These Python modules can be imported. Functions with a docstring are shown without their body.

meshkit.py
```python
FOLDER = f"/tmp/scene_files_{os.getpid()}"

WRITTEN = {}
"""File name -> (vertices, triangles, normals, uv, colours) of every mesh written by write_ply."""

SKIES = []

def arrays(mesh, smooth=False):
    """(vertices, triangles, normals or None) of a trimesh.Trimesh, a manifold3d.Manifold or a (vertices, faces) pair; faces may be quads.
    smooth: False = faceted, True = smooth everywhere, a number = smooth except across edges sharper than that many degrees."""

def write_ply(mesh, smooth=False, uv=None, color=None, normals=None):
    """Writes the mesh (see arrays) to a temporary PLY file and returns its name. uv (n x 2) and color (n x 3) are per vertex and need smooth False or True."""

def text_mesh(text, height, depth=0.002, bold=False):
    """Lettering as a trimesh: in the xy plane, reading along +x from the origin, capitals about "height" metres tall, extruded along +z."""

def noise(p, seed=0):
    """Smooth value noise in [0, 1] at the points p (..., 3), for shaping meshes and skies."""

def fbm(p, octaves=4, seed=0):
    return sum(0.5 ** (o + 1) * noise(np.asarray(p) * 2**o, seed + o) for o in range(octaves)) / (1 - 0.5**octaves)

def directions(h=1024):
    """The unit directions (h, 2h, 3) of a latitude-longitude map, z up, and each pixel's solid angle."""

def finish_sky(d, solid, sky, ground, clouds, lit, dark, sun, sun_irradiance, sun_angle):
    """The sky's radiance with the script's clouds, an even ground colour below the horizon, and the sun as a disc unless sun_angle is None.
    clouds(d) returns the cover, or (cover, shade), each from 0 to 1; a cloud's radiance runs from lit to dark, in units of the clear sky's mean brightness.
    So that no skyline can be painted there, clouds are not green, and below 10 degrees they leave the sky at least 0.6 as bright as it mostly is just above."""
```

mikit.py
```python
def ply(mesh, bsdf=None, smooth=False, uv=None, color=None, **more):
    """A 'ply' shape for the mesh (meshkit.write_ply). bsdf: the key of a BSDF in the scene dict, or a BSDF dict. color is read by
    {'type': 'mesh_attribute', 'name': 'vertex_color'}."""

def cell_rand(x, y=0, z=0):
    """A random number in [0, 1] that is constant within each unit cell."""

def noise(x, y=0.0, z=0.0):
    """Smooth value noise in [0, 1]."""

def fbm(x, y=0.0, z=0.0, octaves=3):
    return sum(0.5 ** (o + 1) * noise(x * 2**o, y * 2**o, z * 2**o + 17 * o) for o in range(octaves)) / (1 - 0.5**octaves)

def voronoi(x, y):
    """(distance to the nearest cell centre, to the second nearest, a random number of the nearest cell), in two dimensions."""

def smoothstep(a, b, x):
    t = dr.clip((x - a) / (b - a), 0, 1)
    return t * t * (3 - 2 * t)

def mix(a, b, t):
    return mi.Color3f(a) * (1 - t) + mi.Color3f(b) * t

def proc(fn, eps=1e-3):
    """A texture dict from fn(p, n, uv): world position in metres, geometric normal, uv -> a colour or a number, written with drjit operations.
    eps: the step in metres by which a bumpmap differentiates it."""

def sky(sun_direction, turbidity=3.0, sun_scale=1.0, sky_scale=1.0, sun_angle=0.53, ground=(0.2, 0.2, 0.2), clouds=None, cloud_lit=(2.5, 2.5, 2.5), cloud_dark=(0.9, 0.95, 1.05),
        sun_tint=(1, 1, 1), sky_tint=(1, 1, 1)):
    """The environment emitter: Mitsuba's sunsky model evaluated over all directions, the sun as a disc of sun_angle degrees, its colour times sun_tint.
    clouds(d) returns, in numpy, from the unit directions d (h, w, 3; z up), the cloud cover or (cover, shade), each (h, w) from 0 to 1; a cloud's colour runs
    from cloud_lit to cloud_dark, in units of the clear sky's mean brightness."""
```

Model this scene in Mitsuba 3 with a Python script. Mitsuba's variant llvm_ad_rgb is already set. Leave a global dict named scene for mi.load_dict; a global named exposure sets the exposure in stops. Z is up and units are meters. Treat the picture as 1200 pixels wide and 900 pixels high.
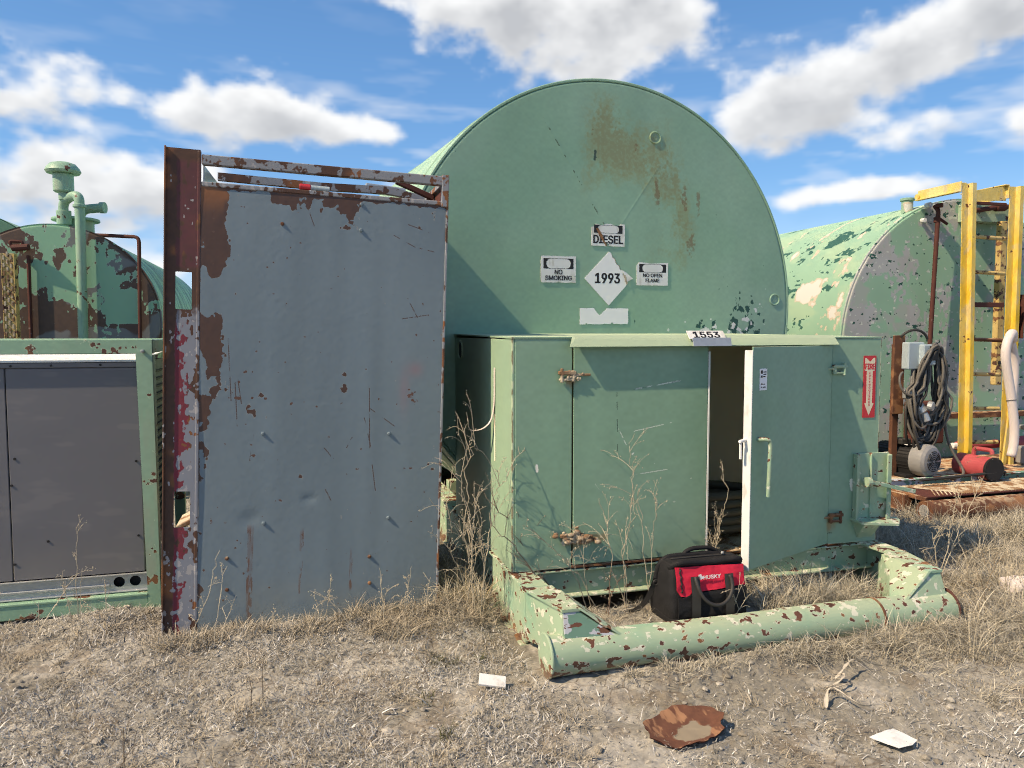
import math, random
import numpy as np, trimesh, drjit as dr, mitsuba as mi, mikit, meshkit
import manifold3d as m3
from shapely.geometry import Polygon, Point, box as sbox
from mikit import noise, fbm, voronoi, smoothstep, mix, cell_rand, proc

scene, labels = {}, {}
T = mi.ScalarTransform4f
random.seed(4); RNG = np.random.default_rng(4)

# ------------------------------------------------------------------ camera, sky, exposure
PITCH = 0.0654
scene['camera'] = {'type': 'perspective', 'fov': 67.38, 'near_clip': 0.05, 'far_clip': 3000.0,
                   'to_world': T().look_at(origin=[0, 0, 1.6], target=[0, math.cos(PITCH), 1.6 - math.sin(PITCH)], up=[0, 0, 1])}
SUN_AZ, SUN_EL = math.radians(30.2), math.radians(45.0)
SUN = (-math.cos(SUN_AZ) * math.cos(SUN_EL), -math.sin(SUN_AZ) * math.cos(SUN_EL), math.sin(SUN_EL))
exposure = 2.05


def clouds(d):
    az = np.degrees(np.arctan2(d[..., 0], d[..., 1])); el = np.degrees(np.arcsin(np.clip(d[..., 2], -1, 1)))
    # cumulus heaps: azimuth, elevation, half width, half height, tilt
    heaps = [(-31.2, 14.6, 6.0, 3.2, 0), (-37.5, 13.0, 4.2, 3.2, 0), (-18.2, 15.2, 4.6, 3.4, 0), (-14.2, 14.6, 4.2, 2.2, 0), (-10.4, 14.2, 2.6, 1.3, 0), (-22.6, 14.6, 3.0, 1.8, 0),
             (2.6, 20.3, 8.2, 4.8, -.04), (9.0, 21.8, 6.8, 5.2, 0), (-3.4, 22.4, 4.2, 2.4, 0),
             (17.2, 14.2, 3.4, 2.2, 0), (20.0, 15.4, 4.4, 2.8, .06), (24.0, 17.0, 5.2, 3.0, .1), (29.5, 18.6, 5.2, 3.4, .1), (34.5, 20.0, 4.0, 3.4, .1), (27.4, 12.6, 4.2, 1.7, 0), (34.5, 12.8, 3.0, 1.5, 0),
             (-12.5, 23.8, 5.0, 1.9, 0), (-34, 9.2, 8.0, 2.4, 0), (-25, 9.4, 6.0, 2.2, 0), (-19, 8.4, 4.0, 1.8, 0), (22.0, 9.2, 5.0, 1.0, 0), (27, 9.6, 4.0, 0.9, 0), (29, 5.5, 14, 1.6, 0), (-30, 5.0, 18, 2.2, 0)]

    def dens(az, el):
        s = np.zeros(az.shape)
        for a0, e0, w, h, t in heaps:
            e = (el - e0 - t * (az - a0)) / h
            s = s + np.exp(-1.1 * ((az - a0) / w) ** 2 - 1.1 * np.where(e < 0, e * 1.25, e) ** 2)
        big = meshkit.fbm(np.stack([az / 6.0, el / 3.6, az * 0], -1) + 11, 3, 9)
        fine = meshkit.fbm(np.stack([az / 2.2, el / 1.4, az * 0], -1) + 5, 6, 21)
        return s + (big - 0.5) * 0.85 + (fine - 0.5) * 1.25

    s = dens(az, el)
    up = dens(az - 0.5, el + 1.1)
    mask = np.clip((46 - np.abs(az)) / 6, 0, 1) * np.clip((34 - el) / 4, 0, 1)
    cover = np.clip((s - 0.50) / 0.62, 0, 1); cover = cover * cover * (3 - 2 * cover) * mask
    q = d / np.maximum(d[..., 2:3] + 0.22, 0.05)                      # elsewhere a flat deck of the same scattered heaps
    n1 = meshkit.fbm(q * [2.3, 2.3, 0] + [3, 7, 0], 5, 3)
    cover = np.maximum(cover, np.clip((n1 - 0.62) / 0.14, 0, 1) * np.clip(el / 6, 0, 1) * (1 - mask))
    wn = meshkit.fbm(np.stack([az / 6 + el / 8, el / 1.3, az * 0], -1) + 40, 5, 5)
    wisps = np.clip((wn - 0.55) / 0.3, 0, 1) * 0.6 * np.clip((20 - el) / 6, 0.15, 1)
    haze = np.clip((11 - el) / 12, 0, 1) ** 1.3 * 0.5
    cover = 1 - (1 - cover * 0.96) * (1 - wisps) * (1 - haze)
    tone = meshkit.fbm(np.stack([az / 3.2, el / 2.0, az * 0], -1) + 71, 4, 33)
    shade = np.clip(0.75 * np.clip(up - 0.35, 0, 1.1) + 0.15 * np.clip(s - 0.9, 0, 1) + (tone - 0.5) * 1.0 - 0.16, 0, 1)
    return cover, shade * mask + 0.35 * (1 - mask)


scene['sky'] = mikit.sky(SUN, turbidity=2.6, clouds=clouds, cloud_lit=(2.85, 2.85, 2.82), cloud_dark=(1.60, 1.63, 1.68), ground=(0.22, 0.19, 0.14), sky_tint=(0.76, 0.98, 1.14), sun_tint=(1.05, 1.0, 0.93))

# ------------------------------------------------------------------ the yard frame: a along the tank fronts, b away from the viewer, z up
YAW, CY = 0.2825, 4.066
CU, SU = math.cos(YAW), math.sin(YAW)
M = np.array([[CU, -SU, 0, 0], [SU, CU, 0, CY], [0, 0, 1, 0], [0, 0, 0, 1.0]])


def W(a, b, z=0.0):
    return np.array([a * CU - b * SU, CY + a * SU + b * CU, z])


def L(p):
    x, y = p.x, p.y - CY
    return x * CU + y * SU, y * CU - x * SU, p.z


def rgb(*c):
    return {'type': 'rgb', 'value': list(c)}


def paint(col, rough=0.5, spec=0.4, bump=None, scale=1.0, **kw):
    b = {'type': 'principled', 'base_color': col if isinstance(col, dict) else rgb(*col), 'roughness': rough, 'specular': spec, **kw}
    if bump:
        b = {'type': 'bumpmap', 'arbitrary': proc(bump, 2e-3), 'scale': scale, 'bsdf': b}
    return {'type': 'twosided', 'bsdf': b}


def seg(a, z, a0, z0, a1, z1):
    """distance to a segment"""
    da, dz = a1 - a0, z1 - z0
    t = dr.clip(((a - a0) * da + (z - z0) * dz) / (da * da + dz * dz), 0, 1)
    return dr.sqrt(dr.square(a - a0 - t * da) + dr.square(z - z0 - t * dz))


def blob(a, z, a0, z0, ra, rz):
    return dr.exp(-dr.square((a - a0) / ra) - dr.square((z - z0) / rz))


GREEN, DKGREEN, MINT = (0.192, 0.322, 0.226), (0.02, 0.075, 0.06), (0.235, 0.42, 0.27)
RUST, DKRUST, ORANGE = (0.115, 0.052, 0.033), (0.06, 0.03, 0.022), (0.30, 0.15, 0.055)
WHITE = (0.66, 0.66, 0.60)


def green_base(p):
    n = fbm(p.x * 1.7, p.y * 1.7, p.z * 1.7, 3)
    f = fbm(p.x * 38, p.y * 38, p.z * 38, 2)
    s = noise(p.x * 9, p.y * 9, p.z * 0.9)
    c = mix(GREEN, (0.212, 0.336, 0.246), smoothstep(0.35, 0.68, n))
    return c * (0.86 + 0.16 * f + 0.12 * s)


def wear(p, c, amount, scale=7.0, rust=RUST, halo=0.025, fade=(0.40, 0.50, 0.36)):
    """paint lost in flakes: rust within, a pale ragged lip round each flake"""
    v = fbm(p.x * scale, p.y * scale, p.z * scale, 4) + 0.34 * (fbm(p.x * scale * 5.3, p.y * scale * 5.3, p.z * scale * 4, 3) - 0.5)
    r = mix(rust, DKRUST, smoothstep(0.35, 0.7, fbm(p.x * 21, p.y * 21, p.z * 21, 3)))
    r = mix(r, ORANGE, 0.45 * smoothstep(0.55, 0.75, noise(p.x * 13 + 9, p.y * 13, p.z * 13)))
    c = mix(c, fade, smoothstep(amount - halo, amount - halo * 0.4, v))
    return mix(c, r, smoothstep(amount, amount + 0.012, v))


def specks(p, c, dens, scale, colr, gate=0.62):
    """small chips that come in loose groups"""
    v = noise(p.x * scale, p.y * scale, p.z * scale) * 0.72 + noise(p.x * scale * 2.3 + 5, p.y * scale * 2.3, p.z * scale * 2.3) * 0.28
    g = noise(p.x * scale * 0.09 + 3, p.y * scale * 0.09, p.z * scale * 0.09) * 0.6 + 0.4 * noise(p.x * scale * 0.3, p.y * scale * 0.3 + 8, p.z * scale * 0.3)
    return mix(c, colr, smoothstep(dens, dens + 0.03, v) * smoothstep(gate, gate + 0.04, g))


def f_green(p, n, uv):                                                  # pump cabinet: sound paint, chips, scratches, rust at its edges
    a, b, z = L(p)
    c = green_base(p)
    c = specks(p, c, 0.87, 31, (0.55, 0.6, 0.55))
    c = specks(p, c, 0.88, 26, (0.03, 0.05, 0.045))
    front = smoothstep(-0.03, -0.005, b) * (1 - smoothstep(0.015, 0.03, b))
    brk = fbm(p.x * 30, p.y * 30, p.z * 30, 2)
    d = seg(a, z, 0.702, 1.292, 0.986, 1.335)
    for s in ((0.705, 1.058, 0.936, 1.099), (0.707, 0.813, 0.935, 0.835), (0.44, 0.82, 0.50, 0.74), (0.60, 1.10, 0.66, 0.98)):
        d = dr.minimum(d, seg(a, z, *s) + 0.001)
    c = mix(c, (0.62, 0.66, 0.6), front * (1 - smoothstep(0.0015, 0.004, d)) * smoothstep(0.42, 0.52, brk))
    c = mix(c, (0.02, 0.05, 0.04), front * (1 - smoothstep(0.001, 0.003, dr.minimum(seg(a, z, 0.60, 1.275, 0.607, 0.95), d + 0.0012))) * smoothstep(0.5, 0.56, noise(z * 42, a * 42)))
    dw = seg(a, z, 0.14, 0.86, 0.137, 0.89)
    dw = dr.minimum(dw - 0.006, seg(a, z, 2.165, 0.70, 2.175, 0.64) - 0.016 * fbm(a * 40, z * 40))
    dw = dr.minimum(dw, seg(a, z, 1.866, 1.5, 1.862, 1.33) - 0.006 * noise(a * 60, z * 60))
    c = mix(c, WHITE, front * (1 - smoothstep(0.0, 0.003, dw)))
    # rust along the welded corners, the eaves and the sill
    ed = dr.minimum(dr.abs(a) + dr.maximum(dr.abs(b) - 0.012, 0), dr.minimum(dr.abs(z - 0.312) + 0.001, dr.abs(z - 1.59) + 0.012))
    ed = dr.minimum(ed, dr.abs(a - 2.363))
    c = mix(c, (0.42, 0.47, 0.33), (1 - smoothstep(0.004, 0.012, ed)) * smoothstep(0.36, 0.5, brk))
    c = mix(c, RUST, (1 - smoothstep(0.002, 0.009, ed)) * smoothstep(0.46, 0.54, fbm(p.x * 17, p.y * 17, p.z * 17, 3)))
    st = blob(a, z, 0.33, 1.35, 0.035, 0.05) + blob(a, z, 0.36, 0.46, 0.07, 0.05) + blob(a, z, 2.02, 0.44, 0.05, 0.06) + blob(a, z, 0.50, 0.47, 0.06, 0.03)
    c = mix(c, (0.24, 0.17, 0.08), 0.8 * front * smoothstep(0.25, 0.9, st * (0.5 + fbm(a * 60, z * 14, 0, 3))))
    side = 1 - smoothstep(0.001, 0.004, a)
    c = mix(c, (0.30, 0.40, 0.27), 0.55 * side * (0.6 + 0.6 * fbm(p.x * 5, p.y * 5, p.z * 2, 3)))  # left side paler: some of the sunlight on it is put into the colour
    c = mix(c, (0.36, 0.43, 0.29), 0.85 * smoothstep(0.35, 0.75, n.z))  # upward faces paled in the colour to look sunlit
    dust = (1 - smoothstep(0.3, 0.75, z)) * 0.20 * fbm(p.x * 8, p.y * 8, p.z * 8, 3)
    return mix(c, (0.28, 0.26, 0.19), dust)


def f_mint(p, n, uv):                                                   # vent pipes and fittings
    c = green_base(p) * 1.12
    c = mix(c, (0.30, 0.33, 0.25), 0.6 * smoothstep(0.5, 0.72, fbm(p.x * 9, p.y * 9, p.z * 2.2, 4)))
    return wear(p, c, 0.70, 12, halo=0.015)


def f_green_worn(p, n, uv):                                             # skid, nose plates, brackets
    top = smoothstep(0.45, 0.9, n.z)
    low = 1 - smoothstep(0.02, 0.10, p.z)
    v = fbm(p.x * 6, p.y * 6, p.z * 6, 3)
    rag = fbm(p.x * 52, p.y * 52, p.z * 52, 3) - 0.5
    c = mix(green_base(p) * 1.1, (0.325, 0.395, 0.27), (0.62 + 0.35 * top) * smoothstep(0.2, 0.5, v))  # pale worn paint; the extra paleness on top faces is painted sunlight
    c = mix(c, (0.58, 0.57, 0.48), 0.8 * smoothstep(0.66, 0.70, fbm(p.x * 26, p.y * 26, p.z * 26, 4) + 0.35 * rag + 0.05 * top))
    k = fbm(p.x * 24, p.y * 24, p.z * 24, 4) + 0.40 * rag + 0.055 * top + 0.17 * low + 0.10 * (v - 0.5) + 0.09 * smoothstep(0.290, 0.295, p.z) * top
    r = mix(RUST, DKRUST, smoothstep(0.35, 0.7, fbm(p.x * 21, p.y * 21, p.z * 21, 3)))
    r = mix(r, ORANGE, 0.4 * smoothstep(0.55, 0.75, noise(p.x * 13 + 9, p.y * 13, p.z * 13)))
    c = mix(c, (0.50, 0.475, 0.38), smoothstep(0.66, 0.68, k))
    c = mix(c, r, smoothstep(0.684, 0.696, k))
    return mix(c, (0.24, 0.19, 0.13), 0.6 * low * fbm(p.x * 12, p.y * 12, p.z * 12, 3))


def f_disc(p, n, uv):                                                   # rusted disc with dirt caked in its middle
    a, b, z = L(p)
    f = fbm(p.x * 26, p.y * 26, p.z * 26, 4)
    c = mix((0.155, 0.068, 0.042), (0.08, 0.04, 0.028), f)
    c = mix(c, (0.36, 0.20, 0.11), 0.6 * smoothstep(0.54, 0.7, fbm(a * 40, b * 16, 2, 3)))
    d = dr.sqrt(dr.square((a - 0.375) / 0.085) + dr.square((b + 1.275) / 0.065))
    return mix((0.225, 0.19, 0.14), c, smoothstep(0.75, 0.95, d + 1.1 * (f - 0.5)))


def f_flaked(p, n, uv):                                                 # the nose's front plate: dark green film over grey primer
    c = mix((0.10, 0.19, 0.15), (0.14, 0.25, 0.19), fbm(p.x * 9, p.y * 9, p.z * 9, 3))
    v = fbm(p.x * 13, p.y * 13, p.z * 13, 5)
    c = mix(c, (0.40, 0.42, 0.46), smoothstep(0.50, 0.515, v))
    return mix(c, RUST, smoothstep(0.62, 0.63, fbm(p.x * 16 + 3, p.y * 16, p.z * 30, 4)))


def TL(p):
    """coordinates of the flat drawing of the turned tank's end"""
    a, b, z = L(p)
    c, q = math.cos(math.radians(5.87)), math.sin(math.radians(5.87))
    at, bt = 1.272 + (a - 1.272) * c + (b - 1.58) * q, 1.58 - (a - 1.272) * q + (b - 1.58) * c
    a0 = (at + 0.0785) / 1.0824
    return a0, bt - 0.049, (z + 0.0255 - 0.0099 * a0) / 1.0079


def f_tank(p, n, uv):                                                   # the diesel tank
    a, b, z = TL(p)
    c = green_base(p) * 1.14
    face = 1 - smoothstep(1.56, 1.60, b)
    br = fbm(a * 11, z * 7, 3, 4)
    streak = fbm(a * 34, z * 3.2, 1, 3)
    fine = fbm(a * 60, z * 60, 5, 2)
    m = 0.9 * blob(a, z, 1.15, 3.22, 0.17, 0.22) + 0.95 * blob(a, z, 1.30, 2.95, 0.24, 0.22) + 0.6 * blob(a, z, 1.62, 3.05, 0.22, 0.3) + 0.75 * blob(a, z, 1.68, 2.72, 0.17, 0.25) + 0.7 * blob(a, z, 1.84, 2.42, 0.13, 0.30) + 0.45 * blob(a, z, 1.6, 2.2, 0.25, 0.2) + 0.4 * blob(a, z, 1.05, 2.75, 0.12, 0.3)
    t = m * (0.45 + 0.5 * br + 0.45 * streak)
    c = mix(c, (0.235, 0.275, 0.145), face * 0.75 * smoothstep(0.25, 0.95, t * (0.15 + 0.9 * fine + 0.8 * br)))
    c = mix(c, (0.21, 0.17, 0.075), face * 0.35 * smoothstep(0.72, 1.2, t * (0.4 + 1.2 * fine)))
    m2 = blob(a, z, 1.60, 2.66, 0.035, 0.22) + blob(a, z, 1.83, 2.66, 0.045, 0.16) + blob(a, z, 1.95, 2.62, 0.03, 0.14) + blob(a, z, 1.90, 2.30, 0.06, 0.16) + 0.7 * blob(a, z, 1.42, 3.0, 0.05, 0.12) + 0.7 * blob(a, z, 1.07, 3.12, 0.05, 0.16)
    c = mix(c, (0.17, 0.10, 0.045), face * 0.6 * smoothstep(0.50, 0.78, m2 * (streak * 0.75 + fine * 0.85)))
    # flakes low on the right, dark primer and bare white
    low = blob(a, z, 2.05, 1.64, 0.55, 0.10) + 0.9 * blob(a, z, 2.45, 1.70, 0.22, 0.22) + 0.35 * blob(a, z, 2.4, 2.1, 0.3, 0.4)
    fl = fbm(a * 26, z * 20, 8, 4)
    c = mix(c, DKGREEN, face * smoothstep(0.0, 0.03, fl + 0.30 * low - 0.905))
    c = mix(c, (0.6, 0.62, 0.6), face * smoothstep(0.0, 0.03, fbm(a * 24 + 7, z * 24, 8, 3) + 0.26 * low - 0.955))
    c = mix(c, (0.05, 0.08, 0.06), face * (1 - smoothstep(0.006, 0.012, seg(a, z, 1.095, 2.96, 1.09, 2.90) + 0.012 * (fine - 0.5))))
    c = specks(p, c, 0.93, 44, (0.10, 0.15, 0.11), 0.84)
    # the weld seam of the head, dotted dark where paint has gone
    d = seg(a, z, 0.70, 3.16, 1.17, 2.42)
    c = mix(c, (0.06, 0.08, 0.05), face * 0.8 * (1 - smoothstep(0.002, 0.006, d)) * smoothstep(0.66, 0.72, noise(z * 55, a * 55)))
    # streaks of chalked paint on the shell
    c = mix(c, (0.36, 0.47, 0.32), (1 - face) * 0.45 * smoothstep(0.4, 0.7, fbm(a * 5, b * 12, z * 5, 3)))
    return c


def bump_tank(p, n, uv):
    a, b, z = TL(p)
    d = seg(a, z, 0.70, 3.16, 1.17, 2.42)
    d = dr.minimum(d, seg(a, z, 1.30, 2.42, 1.62, 2.9) + 0.002)
    w = (1 - smoothstep(0.0, 0.014, d)) * 0.0014
    lump = 0.010 * fbm(a * 1.6, b * 1.6, z * 1.6, 2) + 0.0005 * fbm(p.x * 26, p.y * 26, p.z * 26, 2)
    return w + lump


def bump_paint(p, n, uv):
    return 0.006 * fbm(p.x * 2.4, p.y * 2.4, p.z * 2.4, 2) + 0.0004 * fbm(p.x * 40, p.y * 40, p.z * 40, 2)


TILT = 0.033


def BL(p):
    a, b, z = L(p)
    return a - z * TILT, b, z + (a + 1.055) * TILT


def f_blue(p, n, uv):                                                   # the big sheet of the bin
    a, b, z = BL(p)
    c = mix((0.130, 0.176, 0.208), (0.156, 0.202, 0.234), fbm(a * 2.2, z * 1.3, 0, 3))
    c = c * (0.9 + 0.14 * noise(a * 14, z * 0.8) + 0.06 * fbm(a * 45, z * 45, 0, 2))
    v = fbm(a * 9, z * 5, 2, 4)
    fine = fbm(a * 34, z * 34, 4, 3)
    fr = 0.6 * fbm(a * 26, z * 17, 7, 4) + 0.4 * fbm(a * 85, z * 48, 3, 3)
    seam = dr.exp(-(a + 1.632) / 0.03)
    top = smoothstep(2.17, 2.33, z) * (1 - smoothstep(-1.10, -0.70, a) * 0.8)
    edge = smoothstep(2.315, 2.345, z)
    w = 0.30 * top + 0.22 * edge + 0.24 * seam * (0.5 + 0.5 * smoothstep(0.2, 0.6, noise(z * 2.3, 5)))
    w = w + 0.13 * blob(a, z, -1.53, 2.0, 0.13, 0.38) + 0.08 * blob(a, z, -1.47, 1.35, 0.06, 0.25) + 0.24 * blob(a, z, -1.54, 1.76, 0.065, 0.17) + 0.22 * blob(a, z, -1.60, 2.12, 0.09, 0.22) + 0.17 * blob(a, z, -1.56, 1.46, 0.05, 0.14) + 0.15 * blob(a, z, -1.60, 1.0, 0.04, 0.25) + 0.16 * blob(a, z, -1.60, 0.48, 0.06, 0.2)
    g_ = 0.35 + 0.65 * smoothstep(0.02, 0.14, w)
    k = 0.5 + (v - 0.5) * 0.7 * g_ + (fr - 0.5) * 1.5 * g_ + w * 0.86
    r = mix((0.085, 0.045, 0.033), (0.06, 0.036, 0.03), fine)
    r = mix(r, (0.2, 0.085, 0.035), smoothstep(0.6, 0.72, fbm(a * 5, z * 5, 9, 3)) * top)
    k = (v - 0.5) * (0.55 + 0.8 * smoothstep(0.05, 0.25, w)) + 0.5 + (fine - 0.5) * 0.3 + w
    c = mix(c, (0.30, 0.29, 0.27), smoothstep(0.70, 0.71, k) * 0.45 * smoothstep(0.5, 0.6, fine))
    c = mix(c, r, smoothstep(0.715, 0.725, k))
    # drips, scuffs and scratches down to the rust
    brk = fbm(a * 55, z * 20, 6, 3)
    dd = dr.abs(a + 1.366 + 0.006 * noise(z * 6, 1)) - 0.011 - 0.010 * smoothstep(0.3, 0.7, noise(z * 9, 3)) * smoothstep(0.3, 0.6, noise(a * 90, z * 4))
    drip = (1 - smoothstep(0.0, 0.006, dd)) * smoothstep(0.0, 0.03, z - 0.03) * (1 - smoothstep(0.53, 0.58, z)) * smoothstep(0.35, 0.5, brk + 0.12)
    d2 = dr.abs(a + 1.10 + 0.01 * noise(z * 5, 7)) - 0.009 * noise(z * 12, 5)
    drip = dr.maximum(drip, (1 - smoothstep(0.0, 0.005, d2)) * (1 - smoothstep(0.50, 0.55, z)) * smoothstep(0.10, 0.14, z) * smoothstep(0.4, 0.55, brk))
    d3 = dr.abs(a + 0.835) - 0.007 * noise(z * 12, 9)
    drip = dr.maximum(drip, (1 - smoothstep(0.0, 0.005, d3)) * (1 - smoothstep(0.38, 0.43, z)) * smoothstep(0.17, 0.2, z) * smoothstep(0.45, 0.6, brk))
    c = mix(c, (0.115, 0.06, 0.045), drip * (0.35 + 0.55 * smoothstep(0.4, 0.6, fbm(a * 120, z * 12, 3, 3))))
    sc = seg(a, z, -0.753, 1.311, -0.745, 1.0)
    for s in ((-0.745, 1.0, -0.708, 0.738), (-0.777, 1.145, -0.731, 0.954), (-0.60, 2.233, -0.446, 2.187), (-0.636, 2.156, -0.52, 2.10), (-0.52, 2.10, -0.395, 2.077), (-0.552, 1.813, -0.49, 1.70), (-0.58, 1.70, -0.419, 1.73),
              (-1.358, 1.052, -1.375, 0.915), (-1.49, 1.56, -1.47, 1.2), (-1.453, 1.33, -1.44, 1.1), (-1.44, 1.35, -1.42, 1.22), (-0.99, 0.98, -0.94, 0.92), (-0.87, 0.98, -0.84, 1.04), (-0.98, 0.75, -0.95, 0.69), (-0.75, 1.2, -0.61, 1.10), (-1.12, 2.33, -1.06, 2.17)):
        sc = dr.minimum(sc, seg(a, z, *s))
    c = mix(c, (0.075, 0.045, 0.038), 0.9 * (1 - smoothstep(0.0012, 0.0036, sc)) * smoothstep(0.40, 0.5, brk))
    mk = 0.30 * blob(a, z, -1.0, 1.215, 0.10, 0.03) + 0.18 * blob(a, z, -1.3, 1.245, 0.25, 0.02) + 0.14 * blob(a, z, -0.48, 1.25, 0.1, 0.06) + 0.26 * blob(a, z, -0.30, 2.2, 0.06, 0.16) + 0.1 * blob(a, z, -1.44, 1.35, 0.06, 0.22) + 0.16 * blob(a, z, -1.37, 0.93, 0.05, 0.02)
    c = mix(c, (0.10, 0.055, 0.042), smoothstep(0.86, 0.88, fbm(a * 30, z * 36, 12, 3) + mk))
    c = mix(c, (0.28, 0.12, 0.13), 0.35 * blob(a, z, -0.50, 1.42, 0.04, 0.04) + 0.25 * blob(a, z, -0.56, 1.3, 0.03, 0.12))
    c = mix(c, (0.28, 0.27, 0.2), 0.35 * (1 - smoothstep(0.05, 0.35, z)) * fbm(a * 9, z * 9, 0, 3))
    return c


def bump_blue(p, n, uv):
    a, b, z = BL(p)
    dent = 0.0 * a
    crease = -0.0002 * (1 - smoothstep(0.0, 0.02, dr.abs(z - 1.235 + 0.01 * noise(a * 3, 2))))
    return dent + crease + 0.008 * fbm(a * 1.3, z * 1.0, 0, 2) + 0.0008 * fbm(a * 50, z * 50, 0, 2)


def f_post(p, n, uv):                                                   # the bin's corner post and rails: rust, old red, blue-grey
    a, b, z = BL(p)
    v = 0.5 + (fbm(a * 13, z * 6 + b * 13, b * 9, 4) - 0.5) * 0.8 + (fbm(a * 48, z * 34, b * 40, 3) - 0.5) * 0.55
    fine = fbm(p.x * 40, p.y * 40, p.z * 40, 3)
    r = mix((0.095, 0.05, 0.034), (0.055, 0.033, 0.027), fine)
    r = mix(r, (0.24, 0.10, 0.04), smoothstep(0.56, 0.7, fbm(a * 6, z * 6, b * 6 + 3, 3)) * 0.7)
    post = 1 - smoothstep(-1.634, -1.624, a)
    c = r
    # blue-grey left on the rails
    c = mix(c, (0.21, 0.225, 0.25), (1 - post) * smoothstep(0.47, 0.50, v * 0.8 + 0.2 * fine + 0.05 * smoothstep(-1.3, -0.5, a)))
    # blue film on the lower post, red primer through it
    dx = a + 1.787
    blu = post * smoothstep(0.040, 0.052, dx + 0.05 * (v - 0.5)) * (1 - smoothstep(1.66, 1.72, z + 0.2 * (v - 0.5))) * smoothstep(0.42, 0.44, v - 0.5 * smoothstep(0.115, 0.15, dx) * (noise(z * 4, 3) - 0.25))
    c = mix(c, (0.20, 0.215, 0.25), blu)
    band = smoothstep(0.036, 0.046, dx + 0.03 * (v - 0.5)) * (1 - smoothstep(0.078, 0.086, dx + 0.22 * (v - 0.5)))
    red_low = post * band * (1 - smoothstep(1.60, 1.66, z)) * smoothstep(0.30, 0.34, v + 0.1 * (fine - 0.5))
    band2 = smoothstep(0.035, 0.05, dx + 0.04 * (v - 0.5)) * (1 - smoothstep(0.145, 0.165, dx))
    red_hi = post * band2 * smoothstep(1.90, 1.94, z) * (1 - smoothstep(2.44, 2.48, z)) * smoothstep(0.36, 0.42, v)
    c = mix(c, mix((0.115, 0.035, 0.045), (0.085, 0.04, 0.042), fine), red_hi * 0.9)
    c = mix(c, mix((0.19, 0.024, 0.042), (0.13, 0.035, 0.045), fine), red_low)
    c = mix(c, (0.35, 0.34, 0.34), smoothstep(0.665, 0.675, v) * 0.8)
    return c


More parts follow.
